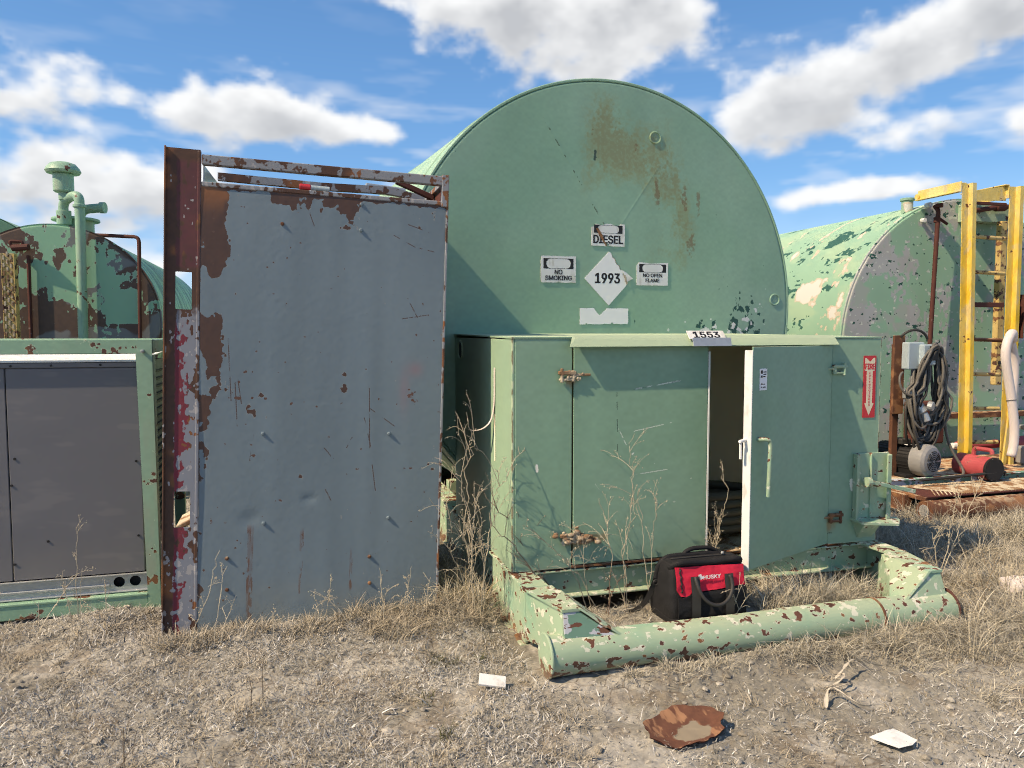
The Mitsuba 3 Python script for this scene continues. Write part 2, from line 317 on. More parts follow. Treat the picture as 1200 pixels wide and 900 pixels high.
def f_rust(p, n, uv):                                                   # bare rusty steel
    f = fbm(p.x * 14, p.y * 14, p.z * 14, 4)
    c = mix((0.15, 0.068, 0.038), (0.075, 0.038, 0.026), f)
    c = mix(c, (0.30, 0.155, 0.075), 0.7 * smoothstep(0.52, 0.66, fbm(p.x * 9 + 4, p.y * 9, p.z * 9, 4)))
    top = smoothstep(0.3, 0.9, n.z)
    c = mix(c, (0.42, 0.33, 0.22), top * smoothstep(0.44, 0.6, fbm(p.x * 19, p.y * 19, p.z * 19, 3)) * 0.75)
    return specks(p, c, 0.80, 34, (0.5, 0.48, 0.44))


def f_leftface(p, n, uv):                                               # the peeling tank on the left
    a, b, z = L(p)
    face = 1 - smoothstep(4.03, 4.06, b)
    c = mix((0.20, 0.385, 0.255), (0.235, 0.42, 0.285), fbm(a * 4, z * 4, b, 3))
    v = 0.5 + (fbm(a * 5.2 + 3.3, z * 4.2 + 1.2, 4, 4) - 0.5) * 0.85 + (fbm(a * 26, z * 20, 4, 4) - 0.5) * 0.42
    fine = fbm(a * 30, z * 30, 2, 3)
    k = v + 0.07 * smoothstep(2.1, 1.7, z) + 0.05 * smoothstep(-2.75, -2.5, a)
    k = k - 0.30 * ((1 - smoothstep(0.13, 0.14, dr.abs(a + 2.62))) * (1 - smoothstep(0.15, 0.165, dr.abs(z - 1.86 + 0.02 * v))))
    k = k - 0.25 * ((1 - smoothstep(0.11, 0.13, dr.abs(a + 3.11))) * (1 - smoothstep(0.10, 0.12, dr.abs(z - 2.0))))
    c2 = mix((0.105, 0.068, 0.048), (0.072, 0.05, 0.04), fine)
    c2 = mix(c2, (0.15, 0.16, 0.16), smoothstep(0.56, 0.62, fbm(a * 4 + 7, z * 4, 6, 3)))
    out = mix(c, (0.32, 0.42, 0.33), smoothstep(0.475, 0.488, k) * face)
    out = mix(out, c2, smoothstep(0.49, 0.497, k) * face)
    # shell: dark streaky film washed down the curve
    st = fbm(b * 14, a * 2.5, z * 2.5, 4)
    out = mix(out, (0.06, 0.13, 0.095), (1 - face) * 0.75 * smoothstep(0.42, 0.60, st))
    return out


def f_rightface(p, n, uv):                                              # the flaking tank on the right
    a, b, z = L(p)
    face = 1 - smoothstep(3.03, 3.05, b)
    c = mix((0.20, 0.335, 0.24), (0.235, 0.38, 0.27), fbm(a * 3, z * 3, b * 3, 3))
    v = 0.5 + (fbm(a * 4.4, z * 3.4, b * 4, 4) - 0.5) * 0.8 + (fbm(a * 24, z * 20, b * 22, 4) - 0.5) * 0.45
    hi = fbm(p.x * 21, p.y * 21, p.z * 21, 4)
    # end face: grey primer patches, rows of small flakes
    g = v + 0.20 * blob(a, z, 4.72, 1.75, 0.22, 0.45) + 0.10 * blob(a, z, 5.15, 2.45, 0.3, 0.35) + 0.1 * blob(a, z, 5.4, 1.9, 0.2, 0.3)
    o = mix(c * 1.12, (0.36, 0.37, 0.375), face * smoothstep(0.585, 0.60, g) * 0.95)
    o = mix(o, (0.34, 0.345, 0.335), face * smoothstep(0.62, 0.7, fbm(a * 3 + 3, z * 3, 1, 4)) * 0.7)
    sc = hi + 0.35 * (v - 0.5)
    o = mix(o, DKGREEN, face * smoothstep(0.70, 0.715, sc))
    o = mix(o, (0.5, 0.53, 0.48), face * smoothstep(0.70, 0.72, fbm(p.x * 25 + 3, p.y * 25, p.z * 25, 4) + 0.2 * (v - 0.5)))
    # shell: long dark flakes near the rim, a bare white and peach patch
    q = (1 - smoothstep(0.0, 0.16, seg(b, z, 4.25, 2.55, 3.22, 2.86))) * 0.22
    q = q + 0.12 * blob(b, z, 3.45, 2.35, 0.3, 0.2)
    fl = 0.5 + (fbm(b * 5, z * 9, a * 3, 4) - 0.5) * 0.8 + (fbm(b * 20, z * 34, a * 9, 4) - 0.5) * 0.5
    sh = mix(c * 1.04, (0.33, 0.43, 0.28), 0.5 * smoothstep(0.45, 0.7, fbm(b * 3, z * 6, 1, 3)))
    sh = mix(sh, (0.03, 0.095, 0.075), smoothstep(0.675, 0.69, fl + q))
    wp = 0.36 * blob(b, z, 3.72, 2.14, 0.22, 0.16) + 0.2 * blob(b, z, 3.95, 2.05, 0.25, 0.12) + 0.16 * blob(b, z, 3.2, 1.9, 0.12, 0.5)
    wv = fbm(b * 7 + 3, z * 7, 2, 4) + wp
    sh = mix(sh, (0.46, 0.40, 0.31), smoothstep(0.70, 0.715, wv))
    sh = mix(sh, (0.50, 0.50, 0.46), smoothstep(0.765, 0.78, wv))
    return mix(sh, o, face)


def f_yellow(p, n, uv):
    f = fbm(p.x * 5, p.y * 5, p.z * 3, 4)
    c = mix((0.62, 0.42, 0.035), (0.64, 0.54, 0.22), smoothstep(0.4, 0.65, f) * 0.5 + 0.5 * smoothstep(2.45, 2.75, p.z))
    c = c * (0.82 + 0.3 * fbm(p.x * 30, p.y * 30, p.z * 12, 2))
    c = mix(c, (0.40, 0.38, 0.30), 0.5 * smoothstep(0.55, 0.7, fbm(p.x * 13, p.y * 13, p.z * 6, 4)))
    return wear(p, c, 0.745, 11, halo=0.012, fade=(0.5, 0.4, 0.2))


def f_yellow_rust(p, n, uv):
    f = fbm(p.x * 5, p.y * 5, p.z * 3, 4)
    c = mix((0.42, 0.27, 0.05), (0.50, 0.42, 0.22), f)
    return wear(p, c, 0.58, 22, halo=0.012, fade=(0.5, 0.4, 0.2))


def f_acgrey(p, n, uv):
    a, b, z = L(p)
    s = fbm(a * 2.0, z * 5.0, 0, 4)
    c = mix((0.118, 0.122, 0.138), (0.135, 0.138, 0.152), s)
    c = mix(c, (0.21, 0.20, 0.20), 0.25 * smoothstep(0.60, 0.75, fbm(a * 5 + z * 3, z * 16, 3, 3)))
    return mix(c, (0.24, 0.22, 0.185), 0.3 * (1 - smoothstep(0.22, 0.5, z)) * fbm(a * 6, z * 4, 1, 3))


def f_galv(p, n, uv):
    v = voronoi(p.x * 40 + p.y * 22, p.z * 40)[2]
    return mix((0.36, 0.38, 0.39), (0.46, 0.48, 0.48), 0.5 * v + 0.5 * fbm(p.x * 5, p.y * 5, p.z * 20, 3))


def f_white(p, n, uv):
    c = mix((0.62, 0.63, 0.62), (0.72, 0.72, 0.70), fbm(p.x * 10, p.y * 10, p.z * 10, 3))
    c = mix(c, (0.40, 0.37, 0.30), 0.5 * smoothstep(0.55, 0.75, fbm(p.x * 24, p.y * 24, p.z * 8, 4)))
    return specks(p, c, 0.86, 70, (0.12, 0.09, 0.07))


def f_soil(p, n, uv):
    f = fbm(p.x * 0.9, p.y * 0.9, 0, 4)
    g = fbm(p.x * 17, p.y * 17, p.z * 17, 4)
    c = mix((0.185, 0.174, 0.146), (0.27, 0.257, 0.224), smoothstep(0.3, 0.7, f * 0.5 + g * 0.5))
    c = mix(c, (0.39, 0.37, 0.325), 0.6 * smoothstep(0.5, 0.66, fbm(p.x * 5, p.y * 5, 3, 4)))
    c = mix(c, (0.15, 0.12, 0.085), 0.5 * smoothstep(0.56, 0.72, fbm(p.x * 7 + 9, p.y * 7, 1, 4)))
    d1, d2, k = voronoi(p.x * 9 + 0.5 * g, p.y * 9 + 0.5 * f)
    crack = (1 - smoothstep(0.0, 0.09, d2 - d1)) * smoothstep(0.36, 0.52, fbm(p.x * 1.6, p.y * 1.6, 5, 2))
    c = mix(c, (0.10, 0.08, 0.06), 0.7 * crack)
    return c * (0.82 + 0.36 * noise(p.x * 90, p.y * 90, p.z * 90))


def bump_soil(p, n, uv):
    return 0.010 * fbm(p.x * 34, p.y * 34, 0, 4) + 0.012 * fbm(p.x * 11, p.y * 11, 4, 2)


def f_fabric(p, n, uv):
    a, b, z = L(p)
    w = noise(a * 420, z * 420, b * 420)
    return mix((0.008, 0.008, 0.009), (0.020, 0.020, 0.022), w)


def bump_fabric(p, n, uv):
    a, b, z = L(p)
    return 0.010 * fbm(a * 9, b * 9, z * 7, 3) + 0.0006 * noise(a * 300, z * 300, b * 300)


def f_redcloth(p, n, uv):
    a, b, z = L(p)
    return mix((0.42, 0.012, 0.035), (0.55, 0.022, 0.055), fbm(a * 12, z * 12, b * 12, 3))


def f_redpaint(p, n, uv):
    c = mix((0.33, 0.045, 0.055), (0.40, 0.085, 0.09), fbm(p.x * 8, p.y * 8, p.z * 8, 4))
    return wear(p, c, 0.72, 14, halo=0.01, fade=(0.5, 0.3, 0.25))


def f_darkrust(p, n, uv):
    c = mix((0.055, 0.022, 0.018), (0.10, 0.035, 0.027), fbm(p.x * 15, p.y * 15, p.z * 15, 4))
    return specks(p, c, 0.82, 40, (0.3, 0.28, 0.26))


def f_mud(p, n, uv):
    f = fbm(p.x * 18, p.y * 18, p.z * 18, 4)
    return mix((0.20, 0.12, 0.07), (0.42, 0.37, 0.28), smoothstep(0.35, 0.6, f))


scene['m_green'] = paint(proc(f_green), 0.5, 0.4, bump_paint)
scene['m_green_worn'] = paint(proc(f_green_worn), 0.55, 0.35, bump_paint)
scene['m_flaked'] = paint(proc(f_flaked), 0.6, 0.3)
scene['m_mint'] = paint(proc(f_mint), 0.5, 0.4)
scene['m_disc'] = paint(proc(f_disc), 0.8, 0.2)
scene['m_tank'] = paint(proc(f_tank), 0.48, 0.4, bump_tank)
scene['m_blue'] = paint(proc(f_blue), 0.5, 0.4, bump_blue)
scene['m_post'] = paint(proc(f_post), 0.65, 0.3, bump_paint)
scene['m_rust'] = paint(proc(f_rust), 0.8, 0.2, bump_paint)
scene['m_leftface'] = paint(proc(f_leftface), 0.55, 0.35)
scene['m_rightface'] = paint(proc(f_rightface), 0.6, 0.3)
scene['m_yellow'] = paint(proc(f_yellow), 0.5, 0.4)
scene['m_yellow_rust'] = paint(proc(f_yellow_rust), 0.65, 0.3)
scene['m_acgrey'] = paint(proc(f_acgrey), 0.45, 0.4, bump_paint, 0.4)
scene['m_galv'] = paint(proc(f_galv), 0.35, 0.5, metallic=0.5)
scene['m_white'] = paint(proc(f_white), 0.5, 0.4)
scene['m_soil'] = paint(proc(f_soil), 0.95, 0.1, bump_soil)
scene['m_fabric'] = paint(proc(f_fabric), 0.75, 0.25, bump_fabric)
scene['m_redcloth'] = paint(proc(f_redcloth), 0.7, 0.25, bump_fabric, 0.8)
scene['m_redpaint'] = paint(proc(f_redpaint), 0.5, 0.4)
scene['m_darkrust'] = paint(proc(f_darkrust), 0.7, 0.25)
scene['m_mud'] = paint(proc(f_mud), 0.9, 0.1)
scene['m_black'] = paint((0.012, 0.012, 0.013), 0.55, 0.4)
scene['m_rubber'] = paint((0.035, 0.034, 0.032), 0.6, 0.35)
scene['m_cable'] = paint((0.115, 0.108, 0.095), 0.55, 0.35)
scene['m_signred'] = paint((0.45, 0.03, 0.04), 0.45, 0.4)
scene['m_cream'] = paint((0.62, 0.56, 0.42), 0.5, 0.4)
scene['m_paper'] = paint((0.74, 0.75, 0.76), 0.6, 0.3)
scene['m_lightgrey'] = paint((0.23, 0.23, 0.23), 0.45, 0.4)
scene['m_boxgrey'] = paint((0.33, 0.40, 0.43), 0.45, 0.4)
scene['m_inside'] = paint((0.70, 0.60, 0.47), 0.8, 0.2)
scene['m_hose'] = paint((0.60, 0.54, 0.51), 0.5, 0.4)
scene['m_veg'] = {'type': 'twosided', 'bsdf': {'type': 'diffuse', 'reflectance': {'type': 'mesh_attribute', 'name': 'vertex_color'}}}

# ------------------------------------------------------------------ mesh helpers (local yard coordinates a, b, z)
cat_ = trimesh.util.concatenate


def numbered(k):
    if k not in scene and not any(x.startswith(k + '__') for x in scene):
        return k
    i = 1
    while f'{k}_{i:03d}' in scene or any(x.startswith(f'{k}_{i:03d}__') for x in scene):
        i += 1
    return f'{k}_{i:03d}'


def put(key, mesh, mat, smooth=False, parent=None, label=None, local=True, color=None):
    k = numbered((parent + '__' if parent else '') + key)
    mesh = mesh.copy() if not isinstance(mesh, list) else cat_(mesh)
    if local:
        mesh.apply_transform(M)
    scene[k] = mikit.ply(mesh, mat, smooth=smooth, color=color) if color is not None else mikit.ply(mesh, mat, smooth=smooth)
    if label:
        labels.setdefault(k, {})['label'] = label
    return k


def thing(name, label, category, group=None):
    i, k = 0, name
    while k in labels:
        i += 1; k = f'{name}_{i:03d}'
    labels[k] = {'label': label, 'category': category}
    if group:
        labels[k]['group'] = group
    return k


def hull(pts):
    return trimesh.Trimesh(*[np.asarray(x) for x in (lambda h: (h.vertices, h.faces))(trimesh.convex.convex_hull(np.asarray(pts, float)))], process=False)


def cbox(a0, a1, b0, b1, z0, z1, ch=0.003):
    """a box with chamfered edges"""
    ch = min(ch, 0.45 * min(a1 - a0, b1 - b0, z1 - z0))
    P = []
    for i, A in enumerate((a0, a1)):
        for j, B in enumerate((b0, b1)):
            for k, Z in enumerate((z0, z1)):
                sa, sb, sz = (ch if i == 0 else -ch), (ch if j == 0 else -ch), (ch if k == 0 else -ch)
                P += [(A + sa, B + sb, Z), (A + sa, B, Z + sz), (A, B + sb, Z + sz)]
    return hull(P)


def tube(pts, r, sides=10, cap=True):
    p = np.asarray(pts, float); n = len(p)
    r = np.broadcast_to(np.asarray(r, float), (n,))
    t = np.gradient(p, axis=0); t /= np.linalg.norm(t, axis=1, keepdims=True) + 1e-12
    x = np.cross(t[0], [0, 0, 1.0] if abs(t[0][2]) < 0.9 else [1.0, 0, 0]); x /= np.linalg.norm(x)
    ang = np.arange(sides) * 2 * np.pi / sides
    V = []
    for i in range(n):
        x = x - t[i] * (x @ t[i]); x /= np.linalg.norm(x) + 1e-12
        y = np.cross(t[i], x)
        V.append(p[i] + r[i] * (np.cos(ang)[:, None] * x + np.sin(ang)[:, None] * y))
    V = np.vstack(V); F = []
    for i in range(n - 1):
        for j in range(sides):
            a, b = i * sides + j, i * sides + (j + 1) % sides
            F += [(a, b, b + sides), (a, b + sides, a + sides)]
    if cap:
        c0, c1 = len(V), len(V) + 1
        V = np.vstack([V, p[:1], p[-1:]])
        for j in range(sides):
            F += [(c0, (j + 1) % sides, j), (c1, (n - 1) * sides + j, (n - 1) * sides + (j + 1) % sides)]
    return trimesh.Trimesh(V, F, process=False)


def bend(pts, rad=0.06, k=6):
    """a polyline with its corners rounded"""
    P = [np.asarray(x, float) for x in pts]; out = [P[0]]
    for a, b, c in zip(P, P[1:], P[2:]):
        u, v = (a - b), (c - b)
        du, dv = min(rad, np.linalg.norm(u) * 0.45), min(rad, np.linalg.norm(v) * 0.45)
        s, e = b + u / np.linalg.norm(u) * du, b + v / np.linalg.norm(v) * dv
        out += [(1 - t) ** 2 * s + 2 * t * (1 - t) * b + t * t * e for t in np.linspace(0, 1, k)]
    return np.array(out + [P[-1]])


def smooth_path(pts, n=40):
    from scipy.interpolate import CubicSpline
    p = np.asarray(pts, float); s = np.r_[0, np.cumsum(np.linalg.norm(np.diff(p, axis=0), axis=1))]
    return CubicSpline(s, p)(np.linspace(0, s[-1], n))


def cyl(p0, p1, r, sides=24, ch=0.0):
    p0, p1 = np.asarray(p0, float), np.asarray(p1, float)
    if not ch:
        return tube([p0, p1], r, sides)
    d = (p1 - p0) / np.linalg.norm(p1 - p0)
    return tube([p0, p0 + d * ch * 1e-3, p0 + d * ch, p1 - d * ch, p1 - d * ch * 1e-3, p1], [r - ch, r - ch, r, r, r - ch, r - ch], sides)


def flat(poly, b, depth=0.004):
    """a shapely shape in (a, z), extruded from b towards the viewer"""
    m = trimesh.creation.extrude_polygon(poly, depth, engine='earcut')
    v = m.vertices.copy(); m.vertices = np.c_[v[:, 0], b - v[:, 2], v[:, 1]]
    m.faces = m.faces.copy()
    return m


def lying(poly, z, depth=0.004):
    m = trimesh.creation.extrude_polygon(poly, depth, engine='earcut')
    m.apply_translation([0, 0, z])
    return m


def text(s, a, b, z, h, wide=1.0, depth=0.0012, bold=True, center=True):
    """lettering on a face that looks towards the viewer; h is the height of the capitals, (a, z) the middle of the base line"""
    m = meshkit.text_mesh(s, h, depth, bold)
    v = m.vertices.copy(); v[:, 0] *= wide
    if center:
        v[:, 0] -= (v[:, 0].min() + v[:, 0].max()) / 2
    m.vertices = np.c_[v[:, 0] + a, b - v[:, 2], v[:, 1] + z]
    if bold and h > 0.02:                                                # heavier strokes
        ms = []
        for i, sx in enumerate((-0.028 * h, 0.028 * h)):
            q = m.copy(); q.vertices[:, 0] += sx; q.vertices[:, 1] -= 0.0001 * (i + 1); ms.append(q)
        m = cat_([m] + ms)
    return m


def rot(m, deg, axis, at):
    m = m.copy(); m.apply_transform(trimesh.transformations.rotation_matrix(math.radians(deg), axis, at)); return m


def torus(c, R, r, axis='b', n=32, k=8):
    t = np.linspace(0, 2 * np.pi, n + 1)
    p = np.c_[np.cos(t) * R, 0 * t, np.sin(t) * R] if axis == 'b' else np.c_[np.cos(t) * R, np.sin(t) * R, 0 * t]
    return tube(p + c, r, k, cap=False)


def shell(ac, zc, R, b0, b1, n=160, thick=0.0):
    t = np.linspace(0, 2 * np.pi, n, endpoint=False); ring = np.c_[ac + R * np.cos(t), 0 * t, zc + R * np.sin(t)]
    bs = np.linspace(b0, b1, 14)
    V = np.vstack([ring + [0, b, 0] for b in bs]); F = []
    for i in range(len(bs) - 1):
        for j in range(n):
            a, b = i * n + j, i * n + (j + 1) % n
            F += [(a, b + n, b), (a, a + n, b + n)]
    return trimesh.Trimesh(V, F, process=False)


def revolve_b(profile, ac, zc, n=160):
    """profile of (radius, b) turned about the line along b through (ac, zc)"""
    pr = np.asarray(profile, float); t = np.linspace(0, 2 * np.pi, n, endpoint=False)
    V = np.vstack([np.c_[ac + r * np.cos(t), 0 * t + b, zc + r * np.sin(t)] for r, b in pr]); F = []
    for i in range(len(pr) - 1):
        for j in range(n):
            a, b = i * n + j, i * n + (j + 1) % n
            F += [(a, b, b + n), (a, b + n, a + n)]
    return trimesh.Trimesh(V, F, process=False)


# ------------------------------------------------------------------ ground
def hgt(x, y):
    """height of the bare ground at world x, y"""
    x, y = np.asarray(x, float), np.asarray(y, float)
    a = x * CU + (y - CY) * SU; b = (y - CY) * CU - x * SU
    p = np.stack([x, y, 0 * x], -1)
    near = np.exp(-np.maximum(0, np.hypot(x, y - 4) - 6) / 4)
    z = 0.05 * (meshkit.fbm(p * 0.8, 3, 2) - 0.5)
    z = z + near * 0.028 * (meshkit.fbm(p * 4.0, 3, 5) - 0.5)
    cl = meshkit.fbm(p * 13.0, 4, 8)
    z = z + near * (0.040 * np.clip(cl - 0.52, 0, 1) + 0.015 * (meshkit.fbm(p * 34.0, 3, 12) - 0.5))
    G = lambda a0, b0, ra, rb: np.exp(-((a - a0) / ra) ** 2 - ((b - b0) / rb) ** 2)
    z = z + 0.055 * G(-2.10, 0.74, 0.22, 0.2) - 0.015 * G(-2.9, 0.9, 0.6, 0.3) + 0.045 * G(-1.0, 0.28, 1.0, 0.16) + 0.06 * G(-0.25, 0.25, 0.16, 0.3)
    pocket = 1 / (1 + np.exp(-(a - 0.22) / 0.05)) * 1 / (1 + np.exp((a - 2.05) / 0.06)) * 1 / (1 + np.exp(-(b + 0.55) / 0.04)) * 1 / (1 + np.exp((b - 0.05) / 0.05))
    z = z + 0.092 * pocket
    z = z + 0.035 * np.exp(-((b + 0.76) / 0.10) ** 2) / (1 + np.exp(-(a - 0.5) / 0.12)) / (1 + np.exp((a - 2.6) / 0.1))
    z = z - 0.05 * (1 / (1 + np.exp(-(a + 0.0) / 0.05))) * (1 / (1 + np.exp((a - 2.36) / 0.05))) * (1 / (1 + np.exp(-(b - 0.1) / 0.05)))
    z = z + 0.05 * G(2.95, 0.1, 0.5, 0.8) + 0.13 * G(4.6, 0.55, 0.7, 0.35) - 0.09 * G(4.8, 1.45, 0.9, 0.3)
    return z + 0.25 * (meshkit.fbm(p * 0.03, 2, 6) - 0.5) * np.clip((np.hypot(x, y) - 12) / 40, 0, 1)


def axis_steps(lo, hi, fine, out_lo, out_hi, grow=1.18):
    c = list(np.arange(lo, hi, fine)); s = fine; x = c[-1]
    while x < out_hi:
        s *= grow; x += s; c.append(x)
    s = fine; x = lo; left = []
    while x > out_lo:
        s *= grow; x -= s; left.append(x)
    return np.array(left[::-1] + c)


xs = axis_steps(-2.5, 3.3, 0.011, -900, 900)
ys = axis_steps(2.2, 5.0, 0.011, -900, 1500)
X, Y = np.meshgrid(xs, ys)
Z = hgt(X, Y)
nx, ny = len(xs), len(ys)
idx = np.arange(nx * ny).reshape(ny, nx)
F = np.stack([idx[:-1, :-1], idx[:-1, 1:], idx[1:, 1:], idx[1:, :-1]], -1).reshape(-1, 4)
gm = trimesh.Trimesh(np.c_[X.ravel(), Y.ravel(), Z.ravel()], np.vstack([F[:, [0, 1, 2]], F[:, [0, 2, 3]]]), process=False)
scene['ground'] = mikit.ply(gm, 'm_soil', smooth=True)
labels['ground'] = {'label': 'dry trampled clay soil of the storage yard', 'category': 'ground', 'kind': 'structure'}


def gz(a, b):
    w = W(a, b)
    return float(hgt(w[0], w[1]))


# ------------------------------------------------------------------ the diesel tank
TA, TZ, TR, TB = 1.272, 1.81, 1.70, 1.58
TURN = 5.87                                                             # degrees that the tank lies askew on its skid


def turned(m):
    return rot(cat_(m) if isinstance(m, list) else m, TURN, [0, 0, 1], [TA, TB, 0])


def onface(m):
    """from the flat drawing of the tank end to its place on the turned tank"""
    m = (cat_(m) if isinstance(m, list) else m).copy(); v = m.vertices.copy()
    m.vertices = np.c_[1.0824 * v[:, 0] - 0.0785, v[:, 1], 1.0079 * v[:, 2] + 0.0099 * v[:, 0] - 0.0255]
    return turned(m)


k = thing('diesel_tank', 'huge round-ended green fuel tank lying behind the cabinet with open door', 'tank')
put('shell', turned(shell(TA, TZ, TR, TB + 0.04, 8.0)), 'm_tank', True, k)
put('end_face', turned(revolve_b([(0.001, TB), (0.6, TB), (1.2, TB), (1.6610, TB), (1.6760, TB + 0.004), (1.6840, TB + 0.02)], TA, TZ)), 'm_tank', 40, k)
put('rim', turned(revolve_b([(1.6820, TB + 0.010), (1.6880, TB + 0.001), (1.6990, TB + 0.001), (1.7040, TB + 0.005), (1.7040, TB + 0.03), (1.7005, TB + 0.036), (1.7005, TB + 0.045)], TA, TZ)), 'm_tank', 30, k)
put('weld_band', turned(revolve_b([(1.6990, 1.80), (1.7070, 1.805), (1.7080, 1.825), (1.6990, 1.83)], TA, TZ)), 'm_tank', 30, k)
for b in (3.6, 5.4, 7.2):
    put('shell_seam', turned(revolve_b([(1.6990, b), (1.7060, b + 0.006), (1.7060, b + 0.014), (1.6990, b + 0.02)], TA, TZ, 120)), 'm_tank', 30, k)
put('back_face', turned(revolve_b([(0.001, 8.0), (TR, 8.0)], TA, TZ, 60)), 'm_tank', False, k)
for ca, cz in ((1.577, 3.102), (2.679, 1.871)):
    put('patch_ring', onface([torus([ca, TB - 0.002, cz], 0.043, 0.006), cyl([ca, TB + 0.004, cz], [ca, TB - 0.002, cz], 0.018, 16)]), 'm_tank', 40, k)
for b in (2.4, 6.6):
    put('saddle', cbox(0.14, 2.22, b, b + 0.1, 0.0, 0.36), 'm_green_worn', False, k)

SB = TB - 0.003


def sign_poly(a0, a1, z0, z1, seed, notches=()):
    """a rectangular sign with slightly ragged edges and bites taken out of it"""
    r = random.Random(seed); pts = []
    for (x0, y0), (x1, y1) in zip([(a0, z0), (a1, z0), (a1, z1), (a0, z1)], [(a1, z0), (a1, z1), (a0, z1), (a0, z0)]):
        for i in range(14):
            t = i / 14; pts.append((x0 + (x1 - x0) * t + r.uniform(-.0022, .0022), y0 + (y1 - y0) * t + r.uniform(-.0022, .0022)))
    P = Polygon(pts).buffer(0)
    for n in notches:
        P = P.difference(Polygon(n).buffer(0))
    return max(getattr(P, 'geoms', [P]), key=lambda g: g.area)


def header(a0, a1, z0, z1):
    """black band with a white oval left blank in it"""
    c, w, h = (a0 + a1) / 2, (a1 - a0), (z1 - z0)
    oval = sbox(c - w * 0.26, (z0 + z1) / 2 - h * 0.02, c + w * 0.26, (z0 + z1) / 2 + h * 0.02).buffer(h * 0.44)
    return sbox(a0, z0, a1, z1).difference(oval)


def curl(m, amt, seed):
    """lifts the torn edges of a thin sign a little off the steel"""
    v = m.vertices.copy()
    n = meshkit.fbm(np.c_[v[:, 0] * 9, v[:, 2] * 9, v[:, 0] * 0], 2, seed)
    v[:, 1] -= amt * np.clip(n - 0.45, 0, 1); m.vertices = v
    return m


k = thing('diesel_sign', 'torn white sign lettered DIESEL, highest on the tank end', 'sign')
put('plate', onface(flat(sign_poly(1.064, 1.331, 2.262, 2.43, 1, [[(1.05, 2.44), (1.05, 2.40), (1.09, 2.405), (1.10, 2.425), (1.15, 2.415), (1.2, 2.435), (1.26, 2.415), (1.29, 2.42), (1.31, 2.45)], [(1.16, 2.29), (1.2, 2.25), (1.185, 2.25), (1.21, 2.275)]]), SB, 0.003)), 'm_white', False, k)
put('header', onface(flat(header(1.085, 1.312, 2.358, 2.418), SB - 0.003, 0.001)), 'm_black', False, k)
put('lettering', onface(text('DIESEL', 1.198, SB - 0.003, 2.283, 0.058, 0.86)), 'm_black', False, k)
put('scuff', onface(flat(Polygon([(1.10, 2.39), (1.115, 2.395), (1.15, 2.345), (1.165, 2.30), (1.19, 2.265), (1.18, 2.262), (1.145, 2.31), (1.12, 2.35)]), SB - 0.0045, 0.0012)), 'm_rust', False, k)

k = thing('no_smoking_sign', 'white sign lettered NO SMOKING, left of the white diamond', 'sign')
put('plate', onface(flat(sign_poly(0.680, 0.944, 1.982, 2.176, 2, [[(0.806, 1.97), (0.815, 2.0), (0.822, 1.97)], [(0.93, 2.03), (0.95, 2.025), (0.95, 2.035)]]), SB, 0.003)), 'm_white', False, k)
put('header', onface(flat(header(0.698, 0.926, 2.083, 2.158), SB - 0.003, 0.001)), 'm_black', False, k)
put('lettering', onface([text('NO', 0.812, SB - 0.003, 2.043, 0.032, 0.95), text('SMOKING', 0.812, SB - 0.003, 2.0, 0.032, 0.95)]), 'm_black', False, k)

k = thing('no_open_flame_sign', 'white sign lettered NO OPEN FLAME, right of the white diamond', 'sign')
put('plate', onface(flat(sign_poly(1.432, 1.695, 1.972, 2.147, 3, [[(1.43, 2.15), (1.43, 2.12), (1.452, 2.15)], [(1.47, 2.152), (1.55, 2.139), (1.63, 2.145), (1.66, 2.16)]]), SB, 0.003)), 'm_white', False, k)
put('header', onface(flat(header(1.452, 1.678, 2.072, 2.135), SB - 0.003, 0.001)), 'm_black', False, k)
put('lettering', onface([text('NO OPEN', 1.565, SB - 0.003, 2.036, 0.027, 0.98), text('FLAME', 1.565, SB - 0.003, 1.997, 0.027, 0.98)]), 'm_black', False, k)

k = thing('placard_diamond', 'white diamond placard numbered 1993 with a torn right corner', 'sign')
put('plate', onface(flat(Polygon([(1.205, 2.222), (1.012, 2.018), (1.02, 2.008), (1.206, 1.815), (1.345, 1.965), (1.352, 1.985), (1.335, 2.0), (1.345, 2.03), (1.315, 2.05), (1.32, 2.075), (1.295, 2.085), (1.285, 2.115), (1.262, 2.13), (1.25, 2.165), (1.232, 2.178), (1.222, 2.21)]), SB, 0.003)), 'm_paper', False, k)
put('torn_corner', onface(flat(Polygon([(1.298, 2.09), (1.345, 2.066), (1.40, 2.022), (1.36, 2.0), (1.352, 1.99), (1.348, 2.03), (1.324, 2.05), (1.326, 2.078)]), SB - 0.0035, 0.003)), 'm_white', False, k)
put('lettering', onface(text('1993', 1.195, SB - 0.003, 1.985, 0.072, 0.82)), 'm_black', False, k)
put('rust_scar', onface([flat(Polygon([(1.226, 2.215), (1.236, 2.182), (1.255, 2.168), (1.268, 2.13), (1.29, 2.117), (1.298, 2.09), (1.275, 2.105), (1.25, 2.145), (1.232, 2.19)]), SB - 0.0001, 0.0014), flat(Polygon([(1.318, 2.053), (1.338, 2.047), (1.352, 1.995), (1.36, 1.985), (1.345, 1.975), (1.336, 2.0)]), SB - 0.0072, 0.001)]), 'm_mud', False, k)

k = thing('blank_decal', 'blank white strip with a notch in its top edge, under the diamond', 'decal')
put('strip', onface(flat(sign_poly(0.979, 1.365, 1.674, 1.794, 4, [[(1.085, 1.80), (1.11, 1.765), (1.135, 1.74), (1.16, 1.765), (1.185, 1.785), (1.19, 1.80)], [(1.02, 1.67), (1.03, 1.685), (1.04, 1.67)], [(1.22, 1.67), (1.235, 1.69), (1.25, 1.67)]]), SB, 0.0015)), 'm_paper', False, k)

